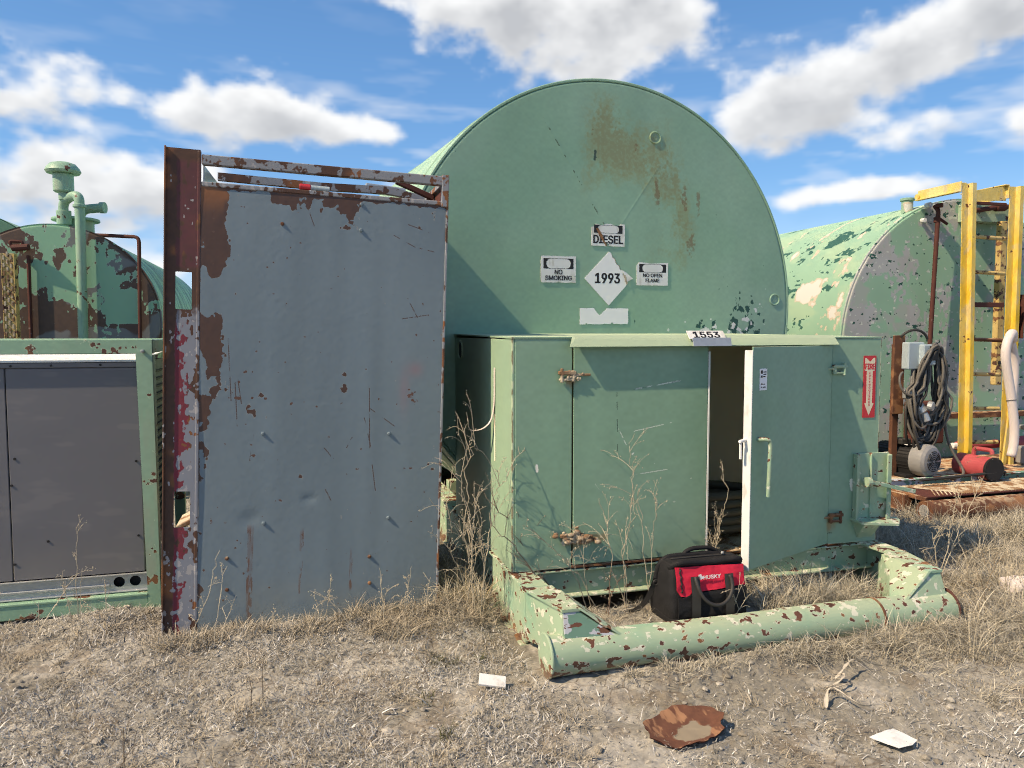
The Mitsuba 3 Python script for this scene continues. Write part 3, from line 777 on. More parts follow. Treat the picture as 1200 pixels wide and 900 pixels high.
# ------------------------------------------------------------------ the skid it stands on
k = thing('steel_skid', 'green steel skid under the tank, ending in a thick rusty front pipe', 'skid')
for a0, s in ((0.0, 1), (2.363, -1)):
    A = lambda x: a0 + s * x
    lo = lambda x, y: (min(A(x), A(y)), max(A(x), A(y)))
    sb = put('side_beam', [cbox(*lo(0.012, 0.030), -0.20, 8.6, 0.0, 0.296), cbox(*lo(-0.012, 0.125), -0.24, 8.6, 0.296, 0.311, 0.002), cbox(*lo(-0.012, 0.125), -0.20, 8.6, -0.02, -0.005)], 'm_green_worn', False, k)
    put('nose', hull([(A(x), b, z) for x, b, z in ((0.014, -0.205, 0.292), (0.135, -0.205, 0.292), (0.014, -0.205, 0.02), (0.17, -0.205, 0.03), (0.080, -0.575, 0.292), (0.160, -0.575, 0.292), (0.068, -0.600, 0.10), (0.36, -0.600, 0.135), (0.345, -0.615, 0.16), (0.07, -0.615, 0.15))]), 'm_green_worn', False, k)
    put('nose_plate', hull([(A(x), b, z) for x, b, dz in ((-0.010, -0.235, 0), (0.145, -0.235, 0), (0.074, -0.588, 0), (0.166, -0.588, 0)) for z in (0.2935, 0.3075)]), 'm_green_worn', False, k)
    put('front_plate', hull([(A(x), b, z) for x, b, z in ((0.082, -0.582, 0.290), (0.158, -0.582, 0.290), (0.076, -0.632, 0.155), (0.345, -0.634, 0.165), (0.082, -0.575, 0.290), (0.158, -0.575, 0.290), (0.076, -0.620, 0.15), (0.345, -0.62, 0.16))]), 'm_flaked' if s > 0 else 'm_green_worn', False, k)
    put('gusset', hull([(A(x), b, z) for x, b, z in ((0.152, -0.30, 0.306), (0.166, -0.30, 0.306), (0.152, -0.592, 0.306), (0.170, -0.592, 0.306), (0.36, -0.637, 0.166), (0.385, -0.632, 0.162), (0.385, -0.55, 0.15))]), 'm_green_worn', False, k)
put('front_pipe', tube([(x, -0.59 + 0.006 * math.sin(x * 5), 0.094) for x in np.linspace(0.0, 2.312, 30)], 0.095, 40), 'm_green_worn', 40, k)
put('pipe_collar', tube([(1.83, -0.59, 0.094), (1.832, -0.59, 0.094), (1.842, -0.59, 0.094), (1.844, -0.59, 0.094)], [0.093, 0.099, 0.099, 0.093], 40), 'm_rust', False, k)
put('pipe_cap', cyl([-0.012, -0.59, 0.098], [0.002, -0.59, 0.098], 0.105, 40, 0.004), 'm_green_worn', 30, k)
put('pipe_cap', cyl([2.308, -0.59, 0.098], [2.321, -0.59, 0.098], 0.105, 40, 0.004), 'm_darkrust', 30, k)
put('cross_channel', [cbox(0.032, 2.331, 0.030, 0.042, 0.155, 0.300), cbox(0.032, 2.331, -0.025, 0.042, 0.150, 0.162), cbox(0.032, 2.331, -0.005, 0.03, 0.291, 0.302)], 'm_green_worn', False, k)
for b in (1.9, 4.6):
    put('cross_channel', cbox(0.032, 2.331, b, b + 0.02, 0.0, 0.09), 'm_green_worn', False, k)
put('corner_channel', [cbox(2.175, 2.195, -0.045, -0.008, 0.440, 0.868), cbox(2.175, 2.432, -0.016, -0.006, 0.440, 0.868), cbox(2.40, 2.432, -0.046, -0.036, 0.452, 0.855), cbox(2.420, 2.432, -0.046, 0.02, 0.448, 0.858), cbox(2.29, 2.30, -0.03, -0.008, 0.445, 0.866)], 'm_green_worn', False, k)
put('ledge', hull([(2.165, -0.005, 0.470), (2.30, 0.02, 0.470), (2.50, -0.02, 0.455), (2.17, -0.10, 0.462), (2.42, -0.13, 0.444), (2.50, -0.05, 0.446), (2.165, -0.005, 0.456), (2.30, 0.02, 0.456), (2.50, -0.02, 0.441), (2.17, -0.10, 0.448), (2.42, -0.13, 0.43)]), 'm_green_worn', False, k)
put('ledge_bracket', hull([(2.18, -0.005, 0.45), (2.34, -0.005, 0.45), (2.20, -0.09, 0.45), (2.33, -0.09, 0.45), (2.22, -0.005, 0.34), (2.33, -0.005, 0.34)]), 'm_green_worn', False, k)
put('arm', [rot(cbox(2.235, 2.60, -0.075, -0.045, 0.690, 0.715), 13, [0, 1, 0], [2.235, -0.06, 0.70]), cyl([2.215, -0.075, 0.70], [2.245, -0.075, 0.70], 0.03, 14)], 'm_green_worn', False, k)

# ------------------------------------------------------------------ the pump cabinet
k = thing('pump_cabinet', 'boxy green steel cabinet on the skid, its right door standing open', 'cabinet')
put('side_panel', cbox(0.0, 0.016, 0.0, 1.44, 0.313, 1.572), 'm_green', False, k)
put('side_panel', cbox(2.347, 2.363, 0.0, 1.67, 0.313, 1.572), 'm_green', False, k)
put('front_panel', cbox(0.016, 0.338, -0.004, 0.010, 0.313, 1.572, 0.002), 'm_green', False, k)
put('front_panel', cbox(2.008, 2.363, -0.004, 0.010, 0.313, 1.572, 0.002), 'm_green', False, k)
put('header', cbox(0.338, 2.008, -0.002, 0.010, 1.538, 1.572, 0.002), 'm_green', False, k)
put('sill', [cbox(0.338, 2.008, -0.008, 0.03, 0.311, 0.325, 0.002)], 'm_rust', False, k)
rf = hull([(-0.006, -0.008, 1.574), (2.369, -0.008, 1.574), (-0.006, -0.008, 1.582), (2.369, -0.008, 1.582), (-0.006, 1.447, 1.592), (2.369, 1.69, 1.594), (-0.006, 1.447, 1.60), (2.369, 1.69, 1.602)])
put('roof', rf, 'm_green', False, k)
drip = lambda ap, az: [(0.338, -0.006, az + 0.004), (2.02, -0.006, az + 0.004)]
put('rain_lip', hull([(0.338, -0.006, 1.592), (2.005, -0.006, 1.592), (0.338, -0.008, 1.584), (2.005, -0.008, 1.584), (0.300, -0.070, 1.530), (2.000, -0.070, 1.536), (0.300, -0.066, 1.526), (2.000, -0.066, 1.532), (0.345, -0.03, 1.575), (2.003, -0.03, 1.575)]), 'm_green', False, k)
put('floor', cbox(0.02, 2.34, 0.03, 1.49, 0.315, 0.322, 0.001), 'm_inside', False, k)
mesh_floor = []
for i in range(26):
    for s in (-1, 1):
        x0 = 1.0 + i * 0.045
        mesh_floor.append(tube([(x0, 0.035, 0.326), (x0 + s * 0.42 + 0.0, 0.455, 0.326)], 0.0035, 4))
put('floor_grating', mesh_floor, 'm_mud', False, k)
put('back_wall', cbox(0.02, 2.34, 0.80, 0.81, 0.32, 1.57, 0.001), 'm_inside', False, k)
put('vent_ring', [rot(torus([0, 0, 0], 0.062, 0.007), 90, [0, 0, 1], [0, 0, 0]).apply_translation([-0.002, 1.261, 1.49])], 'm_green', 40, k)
put('vent_hole', [cyl([-0.003, 1.261, 1.49], [0.004, 1.261, 1.49], 0.056, 24)], 'm_black', False, k)
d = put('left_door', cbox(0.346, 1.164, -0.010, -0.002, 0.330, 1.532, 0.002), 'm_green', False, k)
put('edge_trim', cbox(1.166, 1.178, -0.012, 0.030, 0.332, 1.500, 0.002), 'm_white', False, d)
# the open door swings on its right edge
HA, HB, OPEN = 2.004, -0.006, 23.5
swing = lambda m: rot(m, OPEN, [0, 0, 1], [HA, HB, 0])
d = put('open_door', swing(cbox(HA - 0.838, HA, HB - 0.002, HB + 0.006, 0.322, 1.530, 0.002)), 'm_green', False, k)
put('edge_flange', swing(cbox(HA - 0.846, HA - 0.8385, HB - 0.003, HB + 0.046, 0.318, 1.512, 0.002)), 'm_white', False, d, 'white painted edge of the open door')
put('stiffener', swing(cat_([cbox(HA - 0.83, HA - 0.02, HB + 0.007, HB + 0.04, 0.34, 0.36), cbox(HA - 0.83, HA - 0.02, HB + 0.007, HB + 0.04, 1.49, 1.51)])), 'm_green_worn', False, d)
hd = bend([(HA - 0.78, HB - 0.002, 1.03), (HA - 0.765, HB - 0.05, 1.035), (HA - 0.74, HB - 0.055, 1.02), (HA - 0.745, HB - 0.05, 0.72)], 0.03)
put('handle', swing(tube(hd, 0.011, 12)), 'm_green_worn', 40, d)
put('latch_lever', swing(cat_([cyl([HA - 0.90, HB + 0.03, 1.025], [HA - 0.84, HB + 0.03, 1.03], 0.009, 10, 0.003), tube(bend([(HA - 0.90, HB + 0.03, 1.026), (HA - 0.885, HB + 0.035, 1.02), (HA - 0.882, HB + 0.035, 0.93)], 0.01), 0.008, 8)])), 'm_white', 40, d)
put('inspection_decal', swing(cbox(HA - 0.775, HA - 0.705, HB - 0.0035, HB - 0.0022, 1.295, 1.412, 0.0004)), 'm_paper', False, d)
lt = []
for i, (x, zz, w, h) in enumerate([(-.766, 1.385, .018, .018), (-.766, 1.363, .018, .012), (-.742, 1.39, .03, .006), (-.742, 1.378, .03, .006), (-.742, 1.366, .022, .006), (-.763, 1.325, .016, .007), (-.742, 1.325, .02, .004), (-.763, 1.308, .012, .006), (-.743, 1.308, .026, .006)]):
    lt.append(cbox(HA + x, HA + x + w, HB - 0.0045, HB - 0.0034, zz, zz + h, 0.0003))
put('decal_print', swing(cat_(lt)), 'm_black', False, d)


def hinge(a, z, mirror=1, muddy=False, arm=0.10):
    m = [cyl([a - 0.0, -0.022, z - 0.03], [a, -0.022, z + 0.03], 0.011, 12, 0.003),
         cbox(a - 0.085, a + 0.015, -0.034, -0.011, z + 0.008, z + 0.028, 0.004), cbox(a - 0.08, a + 0.01, -0.030, -0.011, z - 0.026, z - 0.012, 0.004),
         cbox(a + 0.0, a + arm, -0.028, -0.011, z + 0.0, z + 0.012, 0.003), cyl([a - 0.066, -0.026, z - 0.035], [a - 0.066, -0.026, z + 0.042], 0.009, 10, 0.003)]
    m = cat_(m)
    if mirror < 0:
        m.vertices[:, 0] = 2 * a - m.vertices[:, 0]; m.invert()
    return m


put('hinge', hinge(0.338, 1.372), 'm_mud', False, k)
put('hinge', hinge(0.352, 0.480), 'm_mud', False, k)
put('hinge', hinge(2.012, 1.385, -1, arm=0.06), 'm_green_worn', False, k)
put('hinge', hinge(2.012, 0.480, -1, arm=0.06), 'm_rust', False, k)
mud = []
for i in range(46):
    x = random.gauss(0.36, 0.062); zz = 0.483 + random.gauss(0, 0.017) - 0.12 * (x - 0.36) ** 2
    s = trimesh.creation.icosphere(1, random.uniform(0.008, 0.019)); s.apply_scale([1.3, 0.8, 0.8]); s.apply_translation([x, -0.018 - random.uniform(0, 0.022), zz]); mud.append(s)
for i in range(18):
    x = random.gauss(0.335, 0.03); s = trimesh.creation.icosphere(1, random.uniform(0.006, 0.010)); s.apply_translation([x, -0.026, 1.372 + random.gauss(0, .014)]); mud.append(s)
put('mud_nest', mud[:46], 'm_mud', 50, k, 'crust of dried mud and rust over the lower left hinge')
put('mud_nest', mud[46:], 'm_mud', 50, k)
# a strip of sealing tape that has come off the side panel and curls outwards
cv = smooth_path([(-0.003, 0.352, 1.405), (-0.004, 0.352, 1.25), (-0.010, 0.356, 1.16), (-0.035, 0.37, 1.08), (-0.085, 0.39, 1.045), (-0.16, 0.42, 1.06)], 26)
rv = np.vstack([cv + [0, -0.013, 0], cv + [0, 0.013, 0.0]]); n_ = len(cv)
rb = trimesh.Trimesh(rv, [f for i in range(n_ - 1) for f in ((i, i + 1, i + n_ + 1), (i, i + n_ + 1, i + n_))], process=False)
rb2 = rb.copy(); rb2.vertices += [0.003, 0, -0.001]
put('peeling_strip', [rb, rb2], 'm_hose', False, k, 'pale strip peeling and curling off the side')
put('strip_scar', cbox(-0.002, 0.0, 0.345, 0.368, 0.865, 1.14, 0.0005), 'm_inside', False, k)

k = thing('number_plate', 'bent white plate numbered 1553 clipped over the cabinet roof edge', 'plate')
ang = 42
pl = cbox(1.015, 1.250, -0.058, -0.055, 1.570, 1.632, 0.0008)
put('plate', rot(pl, -ang, [1, 0, 0], [0, -0.056, 1.57]), 'm_white', False, k)
put('flange', rot(cbox(1.02, 1.262, -0.082, -0.079, 1.528, 1.578, 0.0008), -18, [1, 0, 0], [0, -0.08, 1.575]), 'm_galv', False, k)
put('lettering', rot(text('1553', 1.132, -0.0582, 1.579, 0.043, 1.15), -ang, [1, 0, 0], [0, -0.056, 1.57]), 'm_black', False, k)

k = thing('fire_extinguisher_sign', 'tall red and cream arrow sign lettered FIRE EXTINGUISHER on the cabinet front', 'sign')
FB = -0.0065
put('plate', flat(sbox(2.235, 1.090, 2.318, 1.462).buffer(0.004), FB, 0.002), 'm_signred', False, k)
arrow = Polygon([(2.240, 1.452), (2.250, 1.452), (2.2765, 1.428), (2.303, 1.452), (2.313, 1.452), (2.313, 1.375), (2.298, 1.372), (2.298, 1.175), (2.311, 1.175), (2.2765, 1.100), (2.242, 1.175), (2.255, 1.175), (2.255, 1.372), (2.240, 1.375)])
put('arrow', flat(arrow, FB - 0.002, 0.0008), 'm_cream', False, k)
put('lettering', [text('FIRE', 2.2765, FB - 0.0028, 1.383, 0.034, 0.72)] + [text(c, 2.2765, FB - 0.0028, 1.352 - i * 0.0176, 0.0125, 1.1) for i, c in enumerate('EXTINGUISHER')], 'm_signred', False, k)

# hose coiled inside the cabinet, seen through the door
k = thing('coiled_hose', 'thick dark hose lying coiled on the cabinet floor behind the door', 'hose')
t = np.linspace(0, 2 * np.pi * 5, 260)
put('coil', tube(np.c_[1.44 + (0.40 + 0.02 * np.sin(t * .7)) * np.cos(t), 0.48 + 0.26 * np.sin(t), 0.355 + 0.052 * t / (2 * np.pi)], 0.028, 10), 'm_cable', True, k)
put('coil', tube(np.c_[1.42 + 0.33 * np.cos(t[:160]), 0.49 + 0.19 * np.sin(t[:160]), 0.352 + 0.05 * t[:160] / (2 * np.pi)], 0.028, 10), 'm_cable', True, k)

# ------------------------------------------------------------------ the blue steel bin, leaning a little to the right
tilt = lambda m: rot(m, math.degrees(TILT), [0, 1, 0], [-1.055, 0.38, 0.0])
k = thing('steel_bin', 'tall open-topped bin faced with a scraped blue-grey steel sheet', 'bin')
B0 = 0.38


def bput(key, m, mat, smooth=False, parent=None, **kw):
    return put(key, tilt(cat_(m) if isinstance(m, list) else m), mat, smooth, parent or k, **kw)


# front sheet: fine grid so that it can be dented
ax, az_ = np.linspace(-1.628, -0.344, 96), np.linspace(-0.03, 2.36, 150)
AX, AZ = np.meshgrid(ax, az_)
dent = lambda a0, z0, ra, rz, dd: dd * np.exp(-((AX - a0) / ra) ** 2 - ((AZ - z0) / rz) ** 2)
BB = B0 - dent(-1.066, 0.70, 0.035, 0.022, -0.006) - dent(-1.37, 0.60, 0.05, 0.04, -0.006) - 0.012 * (meshkit.fbm(np.stack([AX * 1.5, AZ * 1.2, 0 * AX], -1), 2, 3) - 0.5)
i0 = np.arange(AX.size).reshape(AX.shape)
q = np.stack([i0[:-1, :-1], i0[:-1, 1:], i0[1:, 1:], i0[1:, :-1]], -1).reshape(-1, 4)
sh = trimesh.Trimesh(np.c_[AX.ravel(), BB.ravel(), AZ.ravel()], np.vstack([q[:, [0, 1, 2]], q[:, [0, 2, 3]]]), process=False)
bput('front_sheet', sh, 'm_blue', True)
bput('sheet_edge', [cbox(-0.350, -0.338, B0 - 0.008, B0 + 0.03, -0.03, 2.50, 0.002)], 'm_post')
post = Polygon([(-1.795, -0.06), (-1.632, -0.06), (-1.632, 2.52), (-1.795, 2.52)])
for z0 in (1.705, 0.566):
    post = post.difference(sbox(-1.748, z0, -1.668, z0 + 0.192).buffer(-0.004).buffer(0.004))
bput('corner_post', [flat(post, B0 + 0.010, 0.013)], 'm_post')
bput('post_flange', [cbox(-1.801, -1.793, B0 - 0.020, B0 + 0.11, -0.06, 2.525, 0.002), cbox(-1.646, -1.628, B0 - 0.006, B0 + 0.004, -0.05, 2.515, 0.004)], 'm_post')
RB = 1.0
bput('top_rail', cbox(-1.626, -0.372, B0 - 0.012, B0 + 0.035, 2.448, 2.498, 0.004), 'm_post')
bput('sheet_lip', [cbox(-1.626, -0.350, B0 - 0.006, B0 + 0.03, 2.338, 2.362, 0.004)], 'm_post')
bput('right_post', cbox(-0.378, -0.340, B0 - 0.014, B0 + 0.03, 2.33, 2.506, 0.003), 'm_post')
bput('end_plate', hull([(-1.622, B0 + 0.03, 2.35), (-1.622, B0 + 0.03, 2.45), (-1.59, RB, 2.35), (-1.59, RB, 2.45), (-1.616, B0 + 0.03, 2.35), (-1.616, B0 + 0.03, 2.45), (-1.584, RB, 2.35), (-1.584, RB, 2.45)]), 'm_galv')
rr = [(-1.60, RB, 2.508), (-1.0, RB, 2.500), (-0.62, RB, 2.510), (-0.56, RB, 2.505), (-0.36, RB, 2.470)]
bput('middle_rail', [hull([(x + dx, RB + db, z + dz) for (x, _, z) in pr for dx in (0,) for db in (-0.02, 0.02) for dz in (-0.022, 0.022)]) for pr in zip(rr, rr[1:])], 'm_post')
bput('side_rail', [cbox(-0.372, -0.342, B0 + 0.03, 1.47, 2.458, 2.49, 0.003)], 'm_post')
bput('side_sheet', [cbox(-0.352, -0.344, B0 + 0.012, 1.47, -0.03, 2.455, 0.002)], 'm_darkrust')
bput('back_sheet', [cbox(-1.60, -0.352, 1.46, 1.468, -0.03, 2.20, 0.002)], 'm_darkrust')
for piece in [rot(cbox(-0.60, -0.36, 0.72, 0.76, 2.425, 2.455, 0.003), 20, [0, 1, 0], [-0.36, 0.74, 2.44]), cbox(-0.46, -0.43, RB - 0.03, RB + 0.03, 2.34, 2.46, 0.003)]:
    bput('corner_bracket', piece, 'm_darkrust')
bput('lid', [rot(cbox(-0.72, -0.46, 1.22, 1.42, 2.555, 2.585, 0.004), 3, [0, 1, 0], [-0.6, 1.3, 2.55])], 'm_galv')
for ca, cz, rusty in ((-0.817, 2.17, 0), (-0.817, 2.31, 0), (-1.226, 2.175, 1), (-1.31, 1.06, 0), (-1.30, 0.575, 0), (-0.640, 1.058, 0), (-0.634, 0.582, 0), (-1.484, 0.392, 1), (-1.482, 0.222, 1), (-0.734, 0.366, 1), (-0.730, 0.216, 1)):
    bput('bolt', [cyl([ca, B0 + 0.01, cz], [ca, B0 - 0.009, cz], 0.0105, 6, 0.003), cyl([ca, B0 - 0.009, cz], [ca, B0 - 0.0125, cz], 0.005, 8)], 'm_rust' if rusty else 'm_blue')
scene.pop('x', None)
k2 = thing('marker_tube', 'small red-capped grey tube lying on the top edge of the blue sheet', 'tube')
put('cap', tilt(cyl([-1.142, B0 + 0.012, 2.380], [-1.085, B0 + 0.012, 2.379], 0.017, 16, 0.003)), 'm_signred', 30, k2)
put('body', tilt(cyl([-1.085, B0 + 0.012, 2.379], [-0.985, B0 + 0.012, 2.377], 0.0145, 16, 0.003)), 'm_boxgrey', 30, k2)

# ------------------------------------------------------------------ the air conditioning unit in its green frame
k = thing('equipment_frame', 'green angle-steel frame around the grey cooling unit, left of the blue bin', 'frame')
FR = 0.93
put('top_rail', [cbox(-3.9, -1.885, FR - 0.01, FR + 0.05, 1.485, 1.568, 0.004)], 'm_mint', False, k)
put('top_rail', [cbox(-1.955, -1.885, FR + 0.05, 2.1, 1.49, 1.566, 0.004)], 'm_mint', False, k)
put('top_rail', [cbox(-3.9, -1.885, 2.1, 2.16, 1.485, 1.566, 0.004)], 'm_mint', False, k)
put('corner_post', [hull([(-1.975, FR - 0.03, 1.565), (-1.888, FR - 0.03, 1.565), (-1.948, FR - 0.03, 0.0), (-1.880, FR - 0.03, 0.0), (-1.975, FR - 0.022, 1.565), (-1.888, FR - 0.022, 1.565), (-1.948, FR - 0.022, 0.0), (-1.880, FR - 0.022, 0.0)]),
                    cbox(-1.893, -1.884, FR - 0.022, FR + 0.06, 0.0, 1.48, 0.002)], 'm_mint', False, k)
put('bottom_rail', [cbox(-3.9, -1.95, FR - 0.028, FR + 0.06, 0.0, 0.088, 0.003), cbox(-3.9, -1.95, FR - 0.034, FR - 0.022, 0.08, 0.092, 0.002)], 'm_mint', False, k)
put('bottom_rail', [cbox(-1.955, -1.89, FR + 0.06, 2.1, 0.0, 0.085, 0.003)], 'm_mint', False, k)
put('bolt', [cyl([-1.935, FR - 0.03, 1.50], [-1.935, FR - 0.055, 1.50], 0.011, 6, 0.002), cyl([-1.935, FR - 0.05, 1.50], [-1.935, FR - 0.075, 1.497], 0.006, 8)], 'm_galv', False, k)
put('back_post', cbox(-1.955, -1.885, 2.1, 2.16, 0.0, 1.48, 0.004), 'm_mint', False, k)
FU = FR + 0.042
k = thing('cooling_unit', 'large plain grey cooling unit with a white lid, standing inside the green frame', 'cooling unit')
put('front_panel', cbox(-2.648, -1.972, FU - 0.004, FU + 0.02, 0.205, 1.405, 0.003), 'm_acgrey', False, k)
put('front_panel', cbox(-3.88, -2.654, FU - 0.004, FU + 0.02, 0.205, 1.405, 0.003), 'm_acgrey', False, k)
put('header', cbox(-3.88, -1.975, FU - 0.008, FU + 0.02, 1.408, 1.436, 0.003), 'm_acgrey', False, k)
put('lid', hull([(-3.9, FU - 0.012, 1.439), (-1.968, FU - 0.012, 1.439), (-3.9, FU - 0.012, 1.447), (-1.968, FU - 0.012, 1.447), (-3.9, 2.0, 1.476), (-1.968, 2.0, 1.476), (-3.9, 2.0, 1.484), (-1.968, 2.0, 1.484)]), 'm_white', False, k)
put('side_panel', cbox(-1.990, -1.985, FU + 0.03, 1.98, 0.2, 1.43, 0.001), 'm_acgrey', False, k)
put('back_panel', cbox(-3.88, -1.99, 1.98, 2.0, 0.2, 1.43, 0.001), 'm_acgrey', False, k)
base = sbox(-3.88, 0.098, -1.952, 0.196)
for ca in (-2.112, -2.026):
    base = base.difference(Point(ca, 0.150).buffer(0.030, 16))
put('base_channel', [flat(base, FU + 0.004, 0.004), cbox(-3.88, -1.952, FU - 0.018, FU + 0.004, 0.193, 0.199, 0.001), cbox(-3.88, -1.952, FU - 0.014, FU + 0.002, 0.135, 0.141, 0.001) if False else cbox(-3.88, -2.16, FU - 0.010, FU + 0.0, 0.128, 0.142, 0.003), cbox(-3.88, -1.952, FU - 0.020, FU + 0.004, 0.093, 0.099, 0.001)], 'm_galv', False, k)
put('base_inside', cbox(-3.88, -1.955, FU + 0.06, FU + 0.07, 0.098, 0.195, 0.001), 'm_black', False, k)
for x, z in [(-2.62, 1.42), (-2.42, 1.421), (-2.17, 1.422), (-2.0, 0.86), (-2.0, 0.42), (-2.64, 0.75), (-2.64, 0.30), (-2.47, 0.42), (-2.62, 0.9)]:
    put('screw', cyl([x, FU - 0.004, z], [x, FU - 0.010, z], 0.007, 8), 'm_black', False, k)
fins = [cbox(-1.984, -1.965, 1.05, 1.9, z, z + 0.012, 0.001) for z in np.arange(0.30, 1.38, 0.05)]
put('louvre', fins, 'm_rubber', False, k)
k = thing('loose_board', 'tan board end lying between the bin and the frame', 'board')
put('board', rot(cbox(-1.76, -1.45, 0.62, 0.90, 0.56, 0.585, 0.004), -24, [0, 1, 0], [-1.65, 0.7, 0.58]), 'm_mud', False, k)
k_ = k
scene['loose_board'] = scene.pop(k + '__board')

# ------------------------------------------------------------------ tanks on the left
LA, LZ, LR, LB = -3.18, 1.692, 0.895, 4.0
k = thing('peeling_tank', 'smaller green tank on the left, its end peeled to brown steel', 'tank')
put('shell', shell(LA, LZ, LR, LB + 0.03, 8.2, 120), 'm_leftface', True, k)
put('end_face', revolve_b([(0.001, LB), (0.87, LB), (0.885, LB + 0.006), (0.890, LB + 0.02)], LA, LZ, 120), 'm_leftface', 40, k)
put('rim', revolve_b([(0.888, LB + 0.015), (0.902, LB + 0.01), (0.904, LB + 0.04), (0.894, LB + 0.05)], LA, LZ, 120), 'm_leftface', 30, k)
for b in (LB + 0.3, 7.4):
    put('cradle', cbox(LA - 0.7, LA + 0.7, b, b + 0.1, 0.0, 1.0), 'm_green_worn', False, k)
put('manhole', [cyl([-3.05, 4.32, 2.50], [-3.05, 4.32, 2.66], 0.155, 28), cyl([-3.05, 4.32, 2.66], [-3.05, 4.32, 2.685], 0.205, 28, 0.004)], 'm_mint', 40, k)
lid = [(0.001, 0), (0.135, 0), (0.148, 0.02), (0.135, 0.05), (0.105, 0.085), (0.06, 0.10), (0.001, 0.103)]
capm = trimesh.creation.revolve([(r, h) for r, h in lid], sections=36); capm.apply_translation([-3.08, 4.06, 3.055])
put('vent_cap', capm, 'm_mint', 40, k)
put('vent_canister', [cyl([-3.08, 4.06, 2.885], [-3.08, 4.06, 3.058], 0.085, 28, 0.012), cyl([-3.08, 4.06, 2.82], [-3.08, 4.06, 2.89], 0.045, 16)], 'm_mint', 40, k)
put('vent_pipe', [tube(bend([(-3.10, 4.12, 2.60), (-3.10, 4.10, 2.80), (-3.02, 4.02, 2.845), (-2.925, 3.93, 2.845), (-2.925, 3.93, 2.70), (-2.935, 3.93, 1.35)], 0.07, 8), 0.042, 18)], 'm_mint', 40, k)
put('vent_pipe', [tube(bend([(-3.0, 4.2, 2.62), (-2.97, 4.2, 2.76), (-2.78, 4.15, 2.775)], 0.08, 8), 0.042, 16), cyl([-2.80, 4.15, 2.775], [-2.76, 4.14, 2.775], 0.052, 16)], 'm_mint', 40, k)
put('pipe_collar', [cyl([-2.925, 3.93, 2.735], [-2.925, 3.93, 2.765], 0.056, 18, 0.005), cyl([-3.10, 4.12, 2.60], [-3.10, 4.115, 2.73], 0.062, 18, 0.004)], 'm_mint', 40, k)
put('drain_pipe', tube(bend([(-2.86, 4.1, 2.515), (-2.45, 3.97, 2.495), (-2.468, 3.96, 1.35)], 0.05, 6), 0.017, 10), 'm_darkrust', 40, k)
put('gauge_pipe', [cyl([-3.365, 3.97, 1.3], [-3.36, 3.97, 2.30], 0.016, 10), cyl([-3.48, 3.95, 2.36], [-3.34, 3.93, 2.37], 0.030, 10, 0.005), tube(bend([(-3.48, 3.95, 2.36), (-3.50, 3.95, 2.42), (-3.40, 3.95, 2.42), (-3.39, 3.95, 2.37)], 0.02), 0.013, 8)], 'm_darkrust', False, k)
put('plug', [cyl([-2.36, 4.0 + 1.2, 2.05], [-2.36, 5.2, 2.385], 0.030, 12, 0.004), cyl([-2.36, 5.2, 2.385], [-2.36, 5.2, 2.43], 0.02, 8)], 'm_mud', 30, k)
k = thing('perforated_post', 'pale yellow perforated guard post at the far left', 'post')
pm = []
for i in range(17):
    for j in range(3):
        pm.append(cbox(-3.495 + j * 0.028, -3.480 + j * 0.028, 3.74, 3.748, 1.18 + i * 0.066 + (j % 2) * 0.03, 1.22 + i * 0.066 + (j % 2) * 0.03, 0.002))
put('web', cbox(-3.50, -3.412, 3.75, 3.758, 1.15, 2.295, 0.002), 'm_yellow_rust', False, k)
put('mesh_bar', pm, 'm_mud', False, k)
put('flange', [cbox(-3.412, -3.404, 3.74, 3.83, 1.15, 2.295, 0.002), cbox(-3.506, -3.499, 3.74, 3.83, 1.15, 2.295, 0.002)], 'm_yellow_rust', False, k)
k = thing('far_green_tank', 'pale green tank beyond the peeling one, at the left edge of the photo', 'tank')
put('shell', shell(-4.72, 1.80, 1.20, 6.0, 11.0, 120), 'm_rightface', True, k)
put('end_face', revolve_b([(0.001, 5.99), (1.18, 5.99), (1.202, 6.02)], -4.72, 1.80, 120), 'm_leftface', 30, k)

# ------------------------------------------------------------------ the flaking tank on the right
RA, RZ, RR, RBB = 6.154, 1.482, 1.61, 3.0
k = thing('flaking_tank', 'large tank on the right with flaking green paint and grey primer patches', 'tank')
put('shell', shell(RA, RZ, RR, RBB + 0.04, 9.5, 160), 'm_rightface', True, k)
put('end_face', revolve_b([(0.001, RBB), (1.58, RBB), (1.597, RBB + 0.006), (1.602, RBB + 0.03)], RA, RZ), 'm_rightface', 40, k)
put('rim', revolve_b([(1.600, RBB + 0.02), (1.618, RBB + 0.02), (1.620, RBB + 0.06), (1.608, RBB + 0.065)], RA, RZ), 'm_rightface', 30, k)
put('filler_neck', [cyl([5.50, 3.18, 2.9], [5.50, 3.18, 3.07], 0.06, 20), cyl([5.50, 3.18, 3.07], [5.50, 3.18, 3.10], 0.075, 20, 0.003)], 'm_rightface', 40, k)
put('vent_box', [cbox(6.02, 6.62, 2.86, 3.0, 2.83, 3.02, 0.004)], 'm_green_worn', False, k)
put('fill_pipe', [tube(bend([(5.635, 2.93, 2.985), (5.632, 2.88, 2.93), (5.60, 2.90, 1.42)], 0.03), 0.024, 12), cyl([5.632, 2.87, 2.96], [5.632, 2.87, 3.0], 0.04, 12), cyl([5.63, 2.89, 2.80], [5.626, 2.89, 2.86], 0.035, 12, 0.005), cyl([5.635, 2.88, 2.85], [5.72, 2.84, 2.78], 0.016, 8)], 'm_darkrust', 40, k)
